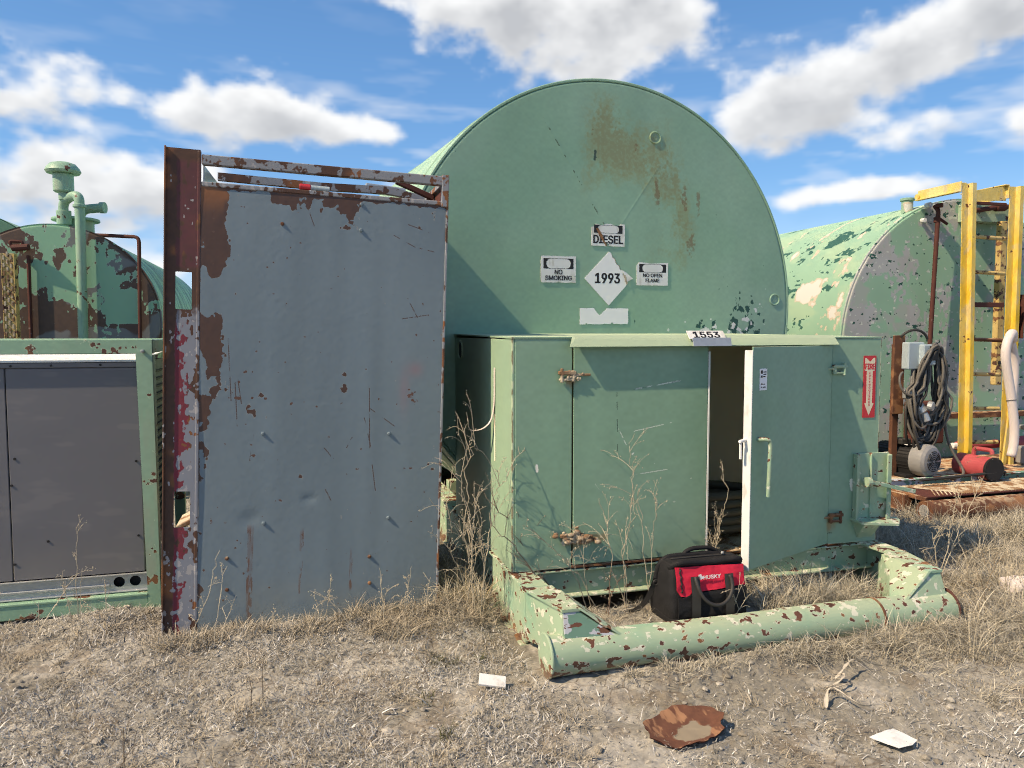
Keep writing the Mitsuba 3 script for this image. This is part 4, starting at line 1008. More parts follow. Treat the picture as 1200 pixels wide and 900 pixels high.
put('return_pipe', [tube(bend([(6.03, 2.80, 2.93), (6.40, 2.80, 2.99), (6.60, 2.80, 3.0), (6.60, 2.80, 1.6)], 0.05), 0.026, 12), cyl([6.32, 2.80, 2.98], [6.46, 2.80, 2.99], 0.045, 12, 0.01)], 'm_darkrust', 40, k)
put('white_nut', cyl([5.575, 2.99, 2.995], [5.575, 2.93, 2.995], 0.03, 8), 'm_white', False, k)
put('white_nut', cyl([5.52, 2.99, 2.83], [5.52, 2.94, 2.83], 0.025, 8), 'm_white', False, k)
put('lower_brace', cbox(5.45, 7.2, 2.86, 2.96, 0.66, 0.72), 'm_rust', False, k)
put('lower_plate', cbox(5.35, 5.75, 2.8, 2.985, 0.40, 0.86, 0.02), 'm_darkrust', False, k)

k = thing('access_ladder', 'weathered yellow steel ladder leaning at the flaking tank', 'ladder')
for (x0, x1, key) in ((5.50, 5.42, 'rail'), (6.055, 6.04, 'rail')):
    w = 0.17
    put(key, [hull([(x + dx, 2.40 + db, z) for x, z in ((x0, 0.17), (x1, 3.12)) for dx in (0.025, 0.10) for db in (0.0, 0.008)]),
              hull([(x + dx, 2.40 + db, z) for x, z in ((x0, 0.17), (x1, 3.12)) for dx in (0.10, 0.112) for db in (-0.055, 0.008)]),
              hull([(x + dx, 2.40 + db, z) for x, z in ((x0, 0.17), (x1, 3.12)) for dx in (0.112, 0.148) for db in (-0.055, -0.047)])], 'm_yellow', False, k)
put('top_arm', [cbox(5.43, 5.438, 2.40, 2.96, 3.03, 3.14, 0.002), cbox(5.438, 5.50, 2.40, 2.96, 3.118, 3.128, 0.002), cbox(5.39, 5.438, 2.40, 2.96, 3.03, 3.04, 0.002), cyl([5.41, 2.955, 3.075], [5.45, 2.955, 3.075], 0.03, 12)], 'm_yellow', False, k)
put('top_arm', [cbox(6.05, 6.06, 2.40, 2.96, 3.0, 3.14, 0.002), cbox(6.0, 6.05, 2.40, 2.96, 3.13, 3.14, 0.002)], 'm_yellow', False, k)
put('top_bar', [cbox(5.575, 6.06, 2.425, 2.455, 2.925, 2.955, 0.004)], 'm_darkrust', False, k)
put('top_plate', hull([(5.56, 2.44, 2.96), (6.06, 2.44, 2.98), (5.56, 2.44, 3.05), (6.06, 2.44, 3.13), (5.56, 2.45, 2.96), (6.06, 2.45, 2.98), (5.56, 2.45, 3.05), (6.06, 2.45, 3.13)]), 'm_yellow', False, k)
for i, z in enumerate((2.60, 2.24, 1.545, 1.185, 0.825, 0.47)):
    x0 = 5.50 - 0.08 * z / 3 + 0.10
    put('rung', cyl([x0, 2.425, z], [6.06, 2.425, z - 0.015], 0.021, 10, 0.003), 'm_yellow_rust' if i != 2 else 'm_rust', 40, k)
put('step_bar', [cbox(5.58, 6.06, 2.405, 2.44, 1.875, 1.925, 0.004)], 'm_darkrust', False, k, 'dark brown flat bar across the ladder')
put('foot_brace', [hull([(6.07, 2.38, 0.2), (6.11, 2.38, 0.2), (6.13, 2.38, 0.75), (6.17, 2.38, 0.75), (6.07, 2.36, 0.2), (6.11, 2.36, 0.2), (6.13, 2.36, 0.75), (6.17, 2.36, 0.75)])], 'm_yellow', False, k)

k = thing('hanging_strut', 'rust-mottled yellow square tube hanging behind the ladder rungs', 'strut')
put('tube', [cbox(6.40, 6.49, 2.78, 2.85, 1.03, 2.835, 0.006)], 'm_yellow_rust', False, k)
put('hole', [cyl([6.445, 2.779, 1.28], [6.445, 2.772, 1.28], 0.022, 12)], 'm_black', False, k)
k = thing('brown_channel', 'dark brown steel channel standing between the ladder rails', 'beam')
put('web', [cbox(6.33, 6.47, 2.60, 2.61, 1.55, 2.02, 0.003)], 'm_darkrust', False, k)
put('flange', [cbox(6.33, 6.34, 2.52, 2.60, 1.55, 2.02, 0.002), cbox(6.46, 6.47, 2.52, 2.60, 1.55, 2.02, 0.002)], 'm_darkrust', False, k)
k = thing('brown_channel', 'shorter dark brown channel beside the right ladder rail', 'beam')
put('web', [cbox(6.28, 6.38, 2.30, 2.31, 1.40, 1.86, 0.003)], 'm_darkrust', False, k)
put('flange', [cbox(6.28, 6.29, 2.24, 2.30, 1.40, 1.86, 0.002), cbox(6.37, 6.38, 2.24, 2.30, 1.40, 1.86, 0.002)], 'm_darkrust', False, k)
k = thing('white_hose', 'fat white hose bent over and hanging down at the right ladder rail', 'hose')
put('front_run', tube(smooth_path([(6.02, 2.26, 1.53), (5.93, 2.2, 1.60), (5.855, 2.18, 1.50), (5.88, 2.18, 1.2), (5.96, 2.18, 0.86), (6.0, 2.18, 0.6), (5.97, 2.18, 0.34)], 50), 0.044, 16), 'm_hose', True, k)
put('back_run', tube(smooth_path([(6.02, 2.30, 1.53), (6.12, 2.34, 1.42), (6.18, 2.36, 1.1), (6.17, 2.36, 0.72)], 24), [0.044] * 10 + list(np.linspace(0.044, 0.025, 14)), 14), 'm_hose', True, k)
put('band', [torus([0, 0, 0], 0.046, 0.004).apply_transform(trimesh.transformations.rotation_matrix(math.radians(80), [1, 0, 0])).apply_translation([5.945, 2.18, 0.92])], 'm_cable', True, k)

# ------------------------------------------------------------------ pump skid with its motor, coil and box
k = thing('rusty_skid', 'rusted pump skid on the right with a thick pipe along its front', 'skid')
put('front_pipe', tube([(x, 1.29, 0.092) for x in np.linspace(4.02, 6.6, 12)], 0.092, 32), 'm_rust', 40, k)
put('pipe_end', [cyl([4.012, 1.29, 0.092], [4.024, 1.29, 0.092], 0.092, 32), ], 'm_rust', False, k)
put('end_disc', [cyl([4.004, 1.29, 0.10], [4.012, 1.29, 0.10], 0.054, 24, 0.002)], 'm_lightgrey', False, k)
put('side_beam', [hull([(4.06, 1.33, 0.20), (4.22, 1.36, 0.20), (3.96, 2.30, 0.235), (4.10, 2.30, 0.235), (4.06, 1.33, 0.17), (4.22, 1.36, 0.17), (3.96, 2.30, 0.2), (4.10, 2.30, 0.2)]), cbox(4.0, 4.08, 1.5, 8.0, 0.05, 0.20)], 'm_rust', False, k)
put('cross_beam', [cbox(4.06, 6.6, 1.78, 1.80, 0.18, 0.262, 0.004), cbox(4.06, 6.6, 1.765, 1.83, 0.258, 0.268, 0.003)], 'm_flaked', False, k)
put('deck', [cbox(4.08, 6.6, 1.33, 1.78, 0.196, 0.208, 0.003)], 'm_darkrust', False, k)
gr = []
for i in range(58):
    for s in (-1, 1):
        x0 = 4.34 + i * 0.042
        gr.append(tube([(x0 - s * 0.16, 1.345, 0.213), (x0 + s * 0.16, 1.76, 0.213)], 0.006, 4))
put('deck_grating', gr, 'm_mud', False, k)
put('deck', [cbox(4.06, 6.7, 1.83, 2.95, 0.205, 0.222, 0.003)], 'm_rust', False, k)
put('base_plate', [cbox(4.2, 5.2, 1.84, 2.30, 0.225, 0.245, 0.003)], 'm_mud', False, k)
put('angle_bar', [tube(bend([(4.34, 1.68, 0.275), (5.05, 1.66, 0.30), (5.3, 1.66, 0.31), (5.30, 1.66, 0.265)], 0.02), 0.014, 6)], 'm_rubber', False, k)
k = thing('electric_motor', 'dark electric motor with a round grey fan cover on the rusty skid', 'motor')
f0, dx = np.array([4.60, 1.86, 0.412]), np.array([-0.21, 0.978, 0.0]); px_ = np.array([0.978, 0.21, 0.0])
P_ = lambda s, o=0, h=0: f0 + dx * s + px_ * o + np.array([0, 0, h])
put('body', [tube([P_(0.05), P_(0.06), P_(0.48), P_(0.51)], [0.12, 0.135, 0.135, 0.10], 28), tube([P_(0.43), P_(0.62)], 0.02, 10)] + [tube([P_(0.08, 0.132 * math.cos(t), 0.132 * math.sin(t)), P_(0.46, 0.132 * math.cos(t), 0.132 * math.sin(t))], 0.007, 5) for t in np.linspace(0, 2 * np.pi, 26)[:-1]], 'm_black', 40, k)
put('junction_box', [cbox(4.44, 4.56, 2.02, 2.16, 0.545, 0.60, 0.01)], 'm_rubber', False, k)
put('rating_plate', [cbox(4.47, 4.53, 1.98, 2.02, 0.546, 0.550, 0.001)], 'm_paper', False, k)
fc = put('fan_cover', [tube([P_(0.10), P_(0.02), P_(-0.02), P_(-0.045), P_(-0.058)], [0.152, 0.155, 0.150, 0.128, 0.085], 36)], 'm_lightgrey', 30, k)
nrm = -dx
ringm = []
up = np.array([0, 0, 1.0])
for R_ in (0.022, 0.040, 0.058, 0.076, 0.093):
    t = np.linspace(0, 2 * np.pi, 41); off = 0.0605 - max(0, R_ - 0.085) * 0.35
    for s0 in range(6):
        tt = np.linspace(s0 * np.pi / 3 + 0.10, (s0 + 1) * np.pi / 3 - 0.10, 8)
        ringm.append(tube([f0 + nrm * off + R_ * (math.cos(x) * px_ + math.sin(x) * up) for x in tt], 0.0042, 5))
put('slot', ringm, 'm_black', False, fc)
put('foot', [cbox(4.40, 4.70, 1.92, 2.24, 0.246, 0.275, 0.005), hull([tuple(P_(s, o, h)) for s in (0.1, 0.38) for o, h in ((-0.09, -0.14), (0.09, -0.14), (-0.11, -0.06), (0.11, -0.06))])], 'm_black', False, k)
k = thing('junction_box', 'blue-grey electrical switch box mounted on a rusty board', 'electrical box')
put('enclosure', cbox(4.41, 4.60, 1.94, 2.03, 1.265, 1.520, 0.010), 'm_boxgrey', False, k)
put('switch', cbox(4.53, 4.68, 1.885, 1.975, 1.305, 1.500, 0.010), 'm_boxgrey', False, k)
put('switch_face', cbox(4.60, 4.69, 1.878, 1.886, 1.35, 1.485, 0.002), 'm_rubber', False, k)
put('conduit', [cyl([4.50, 1.97, 1.10], [4.50, 1.97, 1.26], 0.022, 10), cyl([4.49, 1.95, 1.0], [4.50, 1.97, 1.12], 0.04, 12, 0.006)], 'm_lightgrey', 30, k)
put('fitting', [cbox(4.40, 4.56, 1.90, 2.0, 0.985, 1.075, 0.012), cyl([4.50, 1.95, 0.97], [4.56, 1.90, 0.86], 0.055, 14, 0.01), cyl([4.58, 1.86, 0.93], [4.60, 1.82, 0.925], 0.045, 12, 0.004), cyl([4.56, 1.9, 0.86], [4.585, 1.88, 0.78], 0.04, 12, 0.006)], 'm_galv', 30, k)
put('cable', tube(smooth_path([(4.62, 1.90, 1.30), (4.60, 1.88, 1.17), (4.48, 1.87, 1.04), (4.34, 1.89, 1.05), (4.30, 1.92, 1.16), (4.36, 1.95, 1.24)], 40), 0.011, 8), 'm_cable', True, k)
k = thing('mounting_board', 'rust-brown board standing behind the switch box', 'board')
put('plank', [cbox(4.335, 4.46, 2.035, 2.06, 0.84, 1.585, 0.004)], 'm_rust', False, k)
put('post', [cbox(4.36, 4.43, 2.06, 2.10, 0.22, 1.5, 0.004)], 'm_rust', False, k)
put('hook', [tube(smooth_path([(4.40, 2.03, 1.57), (4.47, 1.98, 1.63), (4.58, 1.97, 1.62), (4.66, 1.98, 1.55)], 16), 0.012, 8)], 'm_rubber', True, k)
k = thing('cable_coil', 'thick coil of grey cable hanging from a hook beside the switch box', 'cable')
R2 = np.random.default_rng(8)
for part in range(3):
    loops = []
    for i in range(8):
        w = R2.uniform(0.10, 0.24); top = 1.48 + R2.uniform(-0.05, 0.03); bot = R2.uniform(0.46, 0.62) + 0.1 * part
        cx = 4.70 + R2.uniform(-0.06, 0.04); bb = 1.93 + R2.uniform(-0.06, 0.05)
        t = np.linspace(-np.pi / 2, 1.5 * np.pi, 40)
        lean = R2.uniform(-0.16, -0.02)
        h = (top - bot) / 2
        pts = np.c_[cx + w * np.cos(t) * np.where(np.sin(t) > 0, 0.7, 1.0) + lean * (0.5 - 0.5 * np.sin(t)), bb + 0.03 * np.sin(3 * t + i), (top + bot) / 2 + h * np.sin(t) * (1 - 0.0 * np.abs(np.cos(t)))]
        loops.append(tube(pts, 0.0125, 7, cap=False))
    put('loop', loops, 'm_cable' if part else 'm_rubber', True, k)
put('loose_end', tube(smooth_path([(4.86, 1.95, 0.9), (4.88, 1.92, 0.6), (4.95, 1.88, 0.42), (4.98, 1.82, 0.29), (4.86, 1.78, 0.255), (4.7, 1.76, 0.25)], 40), 0.013, 8), 'm_cable', True, k)
k = thing('red_strainer', 'red cylindrical strainer with a handle and a slotted dark end', 'strainer')
c0, cd = np.array([5.17, 2.05, 0.334]), np.array([-0.02, -1.0, 0.0]); cp = np.array([1.0, -0.02, 0])
put('body', [tube([c0, c0 + cd * 0.01, c0 + cd * 0.36, c0 + cd * 0.375], [0.085, 0.106, 0.108, 0.108], 32, cap=True)], 'm_redpaint', 30, k)
put('open_end', [tube([c0 + cd * 0.376, c0 + cd * 0.40, c0 + cd * 0.405, c0 + cd * 0.39], [0.108, 0.110, 0.101, 0.098], 32, cap=False), tube([c0 + cd * 0.378, c0 + cd * 0.382], [0.100, 0.100], 28)], 'm_black', 30, k)
sl = []
for i in range(-4, 5):
    for j in range(-3, 4):
        o, h = i * 0.027, j * 0.034 + (i % 2) * 0.017
        if o * o + h * h < 0.090 ** 2:
            q0 = c0 + cd * 0.396 + cp * o + up * h
            sl.append(tube([q0 - up * 0.014 + cp * -0.004, q0 + up * 0.012 + cp * 0.006], 0.008, 5))
put('slot', sl, 'm_hose', False, k)
hb = [c0 + cd * 0.16 + up * 0.10, c0 + cd * 0.17 + up * 0.172, c0 + cd * 0.36 + up * 0.176, c0 + cd * 0.37 + up * 0.14]
put('handle', [tube(bend(hb, 0.02, 4), 0.020, 8)], 'm_redpaint', 30, k)
k = thing('red_flange_pipe', 'faded red pipe lying on the skid at the right edge of the photo', 'pipe')
put('pipe', [cyl([5.72, 2.62, 0.40], [6.30, 2.62, 0.40], 0.045, 14, 0.006), cyl([6.35, 2.5, 0.42], [6.7, 2.5, 0.42], 0.075, 16, 0.008)], 'm_redpaint', 30, k)
put('cap', [cyl([5.66, 2.62, 0.40], [5.73, 2.62, 0.40], 0.034, 12, 0.004)], 'm_white', 30, k)
put('flange', [cbox(6.30, 6.34, 2.42, 2.60, 0.24, 0.56, 0.01)], 'm_redpaint', False, k)
put('valve', [cyl([6.28, 2.3, 0.23], [6.28, 2.3, 0.42], 0.07, 16, 0.02)], 'm_lightgrey', 30, k)
put('lever', cbox(6.22, 6.5, 2.25, 2.36, 0.60, 0.64, 0.006), 'm_lightgrey', False, k)

# ------------------------------------------------------------------ the tool bag
k = thing('tool_bag', 'black tool bag with a red front pocket, standing behind the front pipe', 'tool bag')
GZ = 0.100
GH = 0.312
AL, AR, BF, BK = 0.735, 1.165, -0.425, -0.165


def loft(sections, n=44, top=True):
    """stacked rounded rectangles (a0, a1, b0, b1, z, corner)"""
    V = []
    for a0, a1, b0, b1, z, r in sections:
        pts = []
        for cx, cy, s in ((a1 - r, b0 + r, -90), (a1 - r, b1 - r, 0), (a0 + r, b1 - r, 90), (a0 + r, b0 + r, 180)):
            for t in np.linspace(0, 90, n // 4):
                pts.append((cx + r * math.cos(math.radians(s + t)), cy + r * math.sin(math.radians(s + t)), z))
        P = np.array(pts + pts[:1]); s = np.r_[0, np.cumsum(np.linalg.norm(np.diff(P, axis=0), axis=1))]
        u = np.linspace(0, s[-1], 161)[:-1]
        V.append(np.c_[np.interp(u, s, P[:, 0]), np.interp(u, s, P[:, 1]), np.interp(u, s, P[:, 2])])
    m = 160; V = np.vstack(V); F = []
    for i in range(len(sections) - 1):
        for j in range(m):
            a, b = i * m + j, i * m + (j + 1) % m
            F += [(a, b, b + m), (a, b + m, a + m)]
    c0, c1 = len(V), len(V) + 1
    V = np.vstack([V, V[:m].mean(0), V[-m:].mean(0)])
    for j in range(m):
        F += [(c0, (j + 1) % m, j), (c1, (len(sections) - 1) * m + j, (len(sections) - 1) * m + (j + 1) % m)]
    return trimesh.Trimesh(V, F, process=False)


def crumple(m, amt, sc, seed=0):
    v = m.vertices
    v = v + amt * np.stack([meshkit.fbm(v * sc + 7 * i, 3, seed + i) - 0.5 for i in range(3)], -1) * 2
    m.vertices = v; return m


FPRO = ([0, .15, .5, .8, 1], [0.006, -0.008, -0.006, 0.012, 0.034])          # how far the front and back lean in with height
BPRO = ([0, .15, .5, .8, 1], [0.0, -0.012, 0.012, 0.060, 0.105])
zs = np.linspace(0, 1, 30); secs = []
for t in zs:
    side = np.interp(t, [0, .08, .5, .85, 1], [0.010, -0.004, -0.008, 0.002, 0.012])
    secs.append((AL + side, AR - side, BF + np.interp(t, *FPRO), BK - np.interp(t, *BPRO), GZ + GH * t, 0.035))
put('body', crumple(loft(secs), 0.009, 11, 3), 'm_fabric', True, k)
put('rubber_base', loft([(AL + 0.006, AR - 0.006, BF + 0.004, BK - 0.004, GZ - 0.02, 0.03), (AL - 0.006, AR + 0.006, BF - 0.012, BK + 0.004, GZ + 0.004, 0.04), (AL - 0.006, AR + 0.006, BF - 0.016, BK + 0.008, GZ + 0.028, 0.04), (AL + 0.006, AR - 0.006, BF + 0.0, BK, GZ + 0.036, 0.04)]), 'm_fabric', 40, k)


def front_b(z):
    return BF + np.interp((z - GZ) / GH, *FPRO)


def front_patch(outline, off, thick, seed):
    """cloth lying on the bag's front, outline in (a, z)"""
    m = trimesh.creation.extrude_polygon(Polygon(outline), thick, engine='earcut').subdivide_to_size(0.010)
    v = m.vertices.copy()
    bz = np.array([front_b(z) for z in v[:, 1]])
    wob = 0.016 * (meshkit.fbm(np.c_[v[:, 0] * 13, v[:, 1] * 15, 0 * v[:, 0]], 3, seed) - 0.5)
    m.vertices = np.c_[v[:, 0], bz - off - v[:, 2] + wob, v[:, 1]]
    return m


put('red_pocket', front_patch([(0.752, 0.285), (0.772, 0.255), (0.815, 0.250), (0.83, 0.268), (1.148, 0.285), (1.150, 0.388), (0.752, 0.398)], 0.012, 0.004, 2), 'm_redcloth', True, k)
put('lower_pocket', front_patch([(0.758, 0.118), (1.15, 0.118), (1.152, 0.278), (0.83, 0.262), (0.78, 0.245), (0.757, 0.25)], 0.013, 0.006, 5), 'm_fabric', True, k)
put('pocket_seam', [tube([(0.776 + 0.004 * math.sin(i * 2.1), front_b(z) - 0.022, z) for i, z in enumerate(np.linspace(0.395, 0.275, 12))], 0.0045, 6)], 'm_black', True, k)
TZ_ = GZ + GH
put('front_hem', crumple(tube(smooth_path([(AL + 0.012, -0.37, TZ_ - 0.03), (AL + 0.02, -0.392, TZ_ - 0.008), (0.95, -0.397, TZ_ - 0.004), (AR - 0.02, -0.392, TZ_ - 0.010), (AR - 0.012, -0.37, TZ_ - 0.03)], 40), 0.016, 10), 0.004, 18), 'm_fabric', True, k)
put('top_flap', crumple(loft([(AL + 0.022, AR - 0.02, -0.385, -0.27, TZ_ - 0.01, 0.03), (AL + 0.028, AR - 0.026, -0.375, -0.275, TZ_ + 0.000, 0.03), (AL + 0.05, AR - 0.04, -0.35, -0.29, TZ_ + 0.003, 0.02)]), 0.003, 16, 9), 'm_fabric', True, k)
put('frame_tube', crumple(tube(smooth_path([(AL - 0.012, -0.25, GZ + 0.17), (AL + 0.002, -0.262, GZ + 0.26), (AL + 0.03, -0.275, TZ_ - 0.006), (0.80, -0.275, TZ_ + 0.002), (0.95, -0.275, TZ_ + 0.003), (1.08, -0.275, TZ_ - 0.001), (AR - 0.03, -0.275, TZ_ - 0.012)], 60), 0.015, 10), 0.003, 20), 'm_fabric', True, k)
put('zip', [tube(smooth_path([(AL + 0.04, -0.325, TZ_ + 0.005), (0.95, -0.328, TZ_ + 0.007), (AR - 0.03, -0.325, TZ_ + 0.002)], 24), 0.005, 6)], 'm_rubber', True, k)
put('zip_pull', cbox(1.07, 1.085, -0.338, -0.326, TZ_ + 0.010, TZ_ + 0.024, 0.003), 'm_galv', False, k)
put('handle', crumple(tube(smooth_path([(0.875, -0.272, TZ_ + 0.004), (0.905, -0.272, TZ_ + 0.028), (0.97, -0.272, TZ_ + 0.036), (1.04, -0.272, TZ_ + 0.029), (1.085, -0.272, TZ_ + 0.002)], 30), 0.0115, 10), 0.003, 20), 'm_fabric', True, k)


def strap(path, w, th=0.003):
    p = smooth_path(path, 36); t = np.gradient(p, axis=0); t /= np.linalg.norm(t, axis=1, keepdims=True)
    sde = np.cross(t, np.array([0, -1.0, 0])); sde /= np.linalg.norm(sde, axis=1, keepdims=True)
    f, g = p + sde * w / 2, p - sde * w / 2; d_ = np.array([0, -th, 0]); n = len(p)
    V = np.vstack([f, g, f + d_, g + d_]); Fc = []
    for i in range(n - 1):
        for (x, y) in ((0, 1), (2, 3), (0, 2), (1, 3)):
            Fc += [(x * n + i, x * n + i + 1, y * n + i + 1), (x * n + i, y * n + i + 1, y * n + i)]
    return trimesh.Trimesh(V, Fc, process=False)


for a_ in (0.852, 1.048):
    put('webbing', strap([(a_, front_b(z) - 0.030, z) for z in np.linspace(0.352, 0.13, 8)], 0.050), 'm_rubber', True, k)
put('carry_loop', [tube(smooth_path([(0.850, front_b(.345) - 0.036, 0.352), (0.868, -0.487, 0.27), (0.915, -0.497, 0.222), (0.97, -0.498, 0.212), (1.02, -0.490, 0.235), (1.048, front_b(.34) - 0.036, 0.348)], 40), 0.0095, 8)], 'm_rubber', True, k)
put('shoulder_strap', [strap([(AL - 0.012, -0.26, GZ + 0.20), (AL - 0.03, -0.22, GZ + 0.10), (AL - 0.07, -0.20, GZ + 0.03), (AL - 0.12, -0.16, GZ - 0.008)], 0.03), torus([AL - 0.018, -0.27, GZ + 0.18], 0.014, 0.003)], 'm_rubber', True, k)
put('side_tag', cbox(AR + 0.001, AR + 0.012, BF + 0.02, BF + 0.035, 0.15, 0.205, 0.002), 'm_redcloth', False, k)
LB_ = front_b(0.35) - 0.0285
lg = text('HUSKY', 0.952, 0, 0.334, 0.0195, 1.12, bold=True)
lg.vertices[:, 1] += LB_
dog = flat(Polygon([(0.872, 0.352), (0.876, 0.362), (0.881, 0.356), (0.887, 0.364), (0.891, 0.354), (0.901, 0.346), (0.904, 0.335), (0.894, 0.337), (0.887, 0.330), (0.881, 0.340)]), LB_, 0.0012)
put('emblem', [lg, dog], 'm_paper', False, k)

# ------------------------------------------------------------------ things lying on the ground
k = thing('white_carton', 'small flat white carton lying left of the front pipe', 'carton')
g = gz(-0.27, -0.62)
scene[k] = None; scene.pop(k)
c = rot(rot(rot(cbox(-0.335, -0.212, -0.655, -0.590, g + 0.022, g + 0.034, 0.0015), 24, [1, 0, 0], [-0.27, -0.62, g + 0.028]), -14, [0, 0, 1], [-0.27, -0.62, 0]), 9, [0, 1, 0], [-0.27, -0.62, g + 0.02])
c.apply_transform(M); scene[k] = mikit.ply(c, 'm_white')
k = thing('rusty_disc', 'crumpled disc of rusted sheet metal lying in the dirt', 'scrap metal')
rg = np.random.default_rng(3); V, Fc = [], []
NR, NT = 9, 48
for i in range(NR):
    for j in range(NT):
        t = j / NT * 2 * np.pi; r = i / (NR - 1)
        R_ = 0.140 * (1 + 0.10 * math.sin(2 * t + 1) + 0.05 * math.sin(5 * t) + 0.045 * math.sin(9 * t + 2) + 0.03 * math.sin(17 * t)) * r
        z = 0.022 * math.sin(t * 1 + 0.6) * r + 0.016 * max(0, r - 0.72) * 4 * (0.3 + 0.7 * max(0, math.sin(2 * t + 2.0))) - 0.014 * (1 - r)
        V.append((0.36 + R_ * math.cos(t) * 1.12, -1.245 + R_ * math.sin(t) * 0.88, gz(0.36, -1.245) + 0.034 + z))
for i in range(NR - 1):
    for j in range(NT):
        a_, b_ = i * NT + j, i * NT + (j + 1) % NT
        Fc += [(a_, b_, b_ + NT), (a_, b_ + NT, a_ + NT)]
ds = crumple(trimesh.Trimesh(V, Fc, process=False), 0.010, 14, 4)
d2 = ds.copy(); d2.vertices[:, 2] -= 0.004
put('disc', ds, 'm_disc', True, k)
put('underside', d2, 'm_darkrust', True, k)
k = thing('paper_sheet', 'torn white sheet of paper at the lower right', 'paper')
c0_ = np.array([1.085, -1.560]); pa = [(-0.075, 0.035), (0.055, 0.055), (0.082, -0.02), (0.03, -0.045), (-0.035, -0.05)]
ps = Polygon([(c0_[0] + x * 1.05, c0_[1] + y * 1.25) for x, y in pa])
pm = trimesh.creation.extrude_polygon(ps, 0.0012, engine='earcut').subdivide_to_size(0.015)
v = pm.vertices.copy(); v[:, 2] += gz(*c0_) + 0.020 + 0.012 * meshkit.fbm(np.c_[v[:, :2] * 14, v[:, :1] * 0], 2, 2); pm.vertices = v
pm.apply_transform(M); scene[k] = mikit.ply(pm, 'm_white', smooth=30)
k = thing('plastic_scrap', 'crumpled grey plastic scrap in the grass at the right edge', 'plastic')
s_ = trimesh.creation.icosphere(4, 1.0); v = s_.vertices * [0.12, 0.08, 0.05]
v = v + 0.07 * (np.stack([meshkit.fbm(v * 22 + 9 * i, 3, i) for i in range(3)], -1) - 0.5); s_.vertices = v + [3.10, -0.36, gz(3.10, -0.36) + 0.04]
s_.apply_transform(M); scene[k] = mikit.ply(s_, 'm_hose', smooth=25)
k = thing('dried_leaf_stalk', 'bleached dried leaf strips curled on the bare dirt', 'dry plant')
lv = []
for pts, w in (([(1.22, -1.06, .03), (1.30, -1.03, .07), (1.38, -0.99, .075), (1.46, -0.985, .05), (1.53, -1.0, .03)], 0.02), ([(1.13, -1.10, .02), (1.20, -1.12, .05), (1.25, -1.07, .05), (1.22, -1.04, .03)], 0.02), ([(1.12, -1.12, .02), (1.2, -1.15, .04), (1.26, -1.12, .03)], 0.016),
               ([(1.38, -0.99, .07), (1.40, -1.06, .05), (1.41, -1.13, .02)], 0.006), ([(1.02, -1.25, .02), (1.1, -1.2, .06), (1.12, -1.28, .05), (1.2, -1.31, .03)], 0.016)):
    p = smooth_path([(x, y, gz(x, y) + z) for x, y, z in pts], 18)
    w_ = np.linspace(w * 0.55, w * 0.15, 18) * (0.8 + 0.4 * np.sin(np.arange(18) * 1.7))
    q = np.gradient(p, axis=0); q /= np.linalg.norm(q, axis=1, keepdims=True)
    sd_ = np.cross(q, [0, 0.35, 1.0]); sd_ /= np.linalg.norm(sd_, axis=1, keepdims=True)
    V = np.vstack([p + sd_ * w_[:, None], p + np.array([0, 0, -0.006 if w > 0.01 else 0.0]), p - sd_ * w_[:, None]])
    lv.append(trimesh.Trimesh(V, [f for i in range(17) for o in (0, 18) for f in ((o + i, o + i + 1, o + i + 19), (o + i, o + i + 19, o + i + 18))], process=False))
m_ = cat_(lv); m_.apply_transform(M); scene[k] = mikit.ply(m_, 'm_veg', smooth=True, color=np.tile([0.47, 0.43, 0.36], (len(m_.vertices), 1)))

# ------------------------------------------------------------------ dry plants
STRAW = np.array([0.46, 0.37, 0.235])


def blades(base, height, lean, width, col, segs=3, curl_=0.6, seed=0, stiff=1.0):
    """grass blades as bent tapering strips; base (n, 3) world, lean (n, 2) sideways travel per height"""
    r = np.random.default_rng(seed); n = len(base)
    az = r.uniform(0, 2 * np.pi, n); side = np.c_[np.cos(az), np.sin(az), 0 * az]
    V = np.zeros((n, segs * 2 + 1, 3)); C = np.zeros((n, segs * 2 + 1, 3))
    for s in range(segs + 1):
        t = s / segs
        off = np.c_[lean * (height * t ** 1.6)[:, None] if False else lean * (height * t ** (1 + curl_))[:, None], height * t * (1 - 0.35 * np.linalg.norm(lean, axis=1).clip(0, 1.6) * t)]
        P = base + off
        if s < segs:
            w = (width * (1 - 0.75 * t))[:, None]
            V[:, 2 * s], V[:, 2 * s + 1] = P - side * w, P + side * w
            C[:, 2 * s] = C[:, 2 * s + 1] = col
        else:
            V[:, -1] = P; C[:, -1] = col
    k_ = segs * 2 + 1; f = []
    for s in range(segs - 1):
        f += [(2 * s, 2 * s + 1, 2 * s + 3), (2 * s, 2 * s + 3, 2 * s + 2)]
    f += [(2 * segs - 2, 2 * segs - 1, 2 * segs)]
    F_ = (np.array(f)[None] + (np.arange(n) * k_)[:, None, None]).reshape(-1, 3)
    return V.reshape(-1, 3), F_, C.reshape(-1, 3)


def joinv(parts):
    V, F_, C, at = [], [], [], 0
    for v, f, c in parts:
        V.append(v); F_.append(f + at); C.append(c); at += len(v)
    return trimesh.Trimesh(np.vstack(V), np.vstack(F_), process=False), np.vstack(C)


def wpos(a, b):
    x = a * CU - b * SU; y = CY + a * SU + b * CU
    return np.c_[x, y, hgt(x, y)]


def loc_ab(x, y):
    return x * CU + (y - CY) * SU, (y - CY) * CU - x * SU


def tuftcol(r, n, c0, c1, dark=0.25):
    t = r.random((n, 1)); c = np.array(c0) * (1 - t) + np.array(c1) * t
    return c * (1 - dark * r.random((n, 1)))


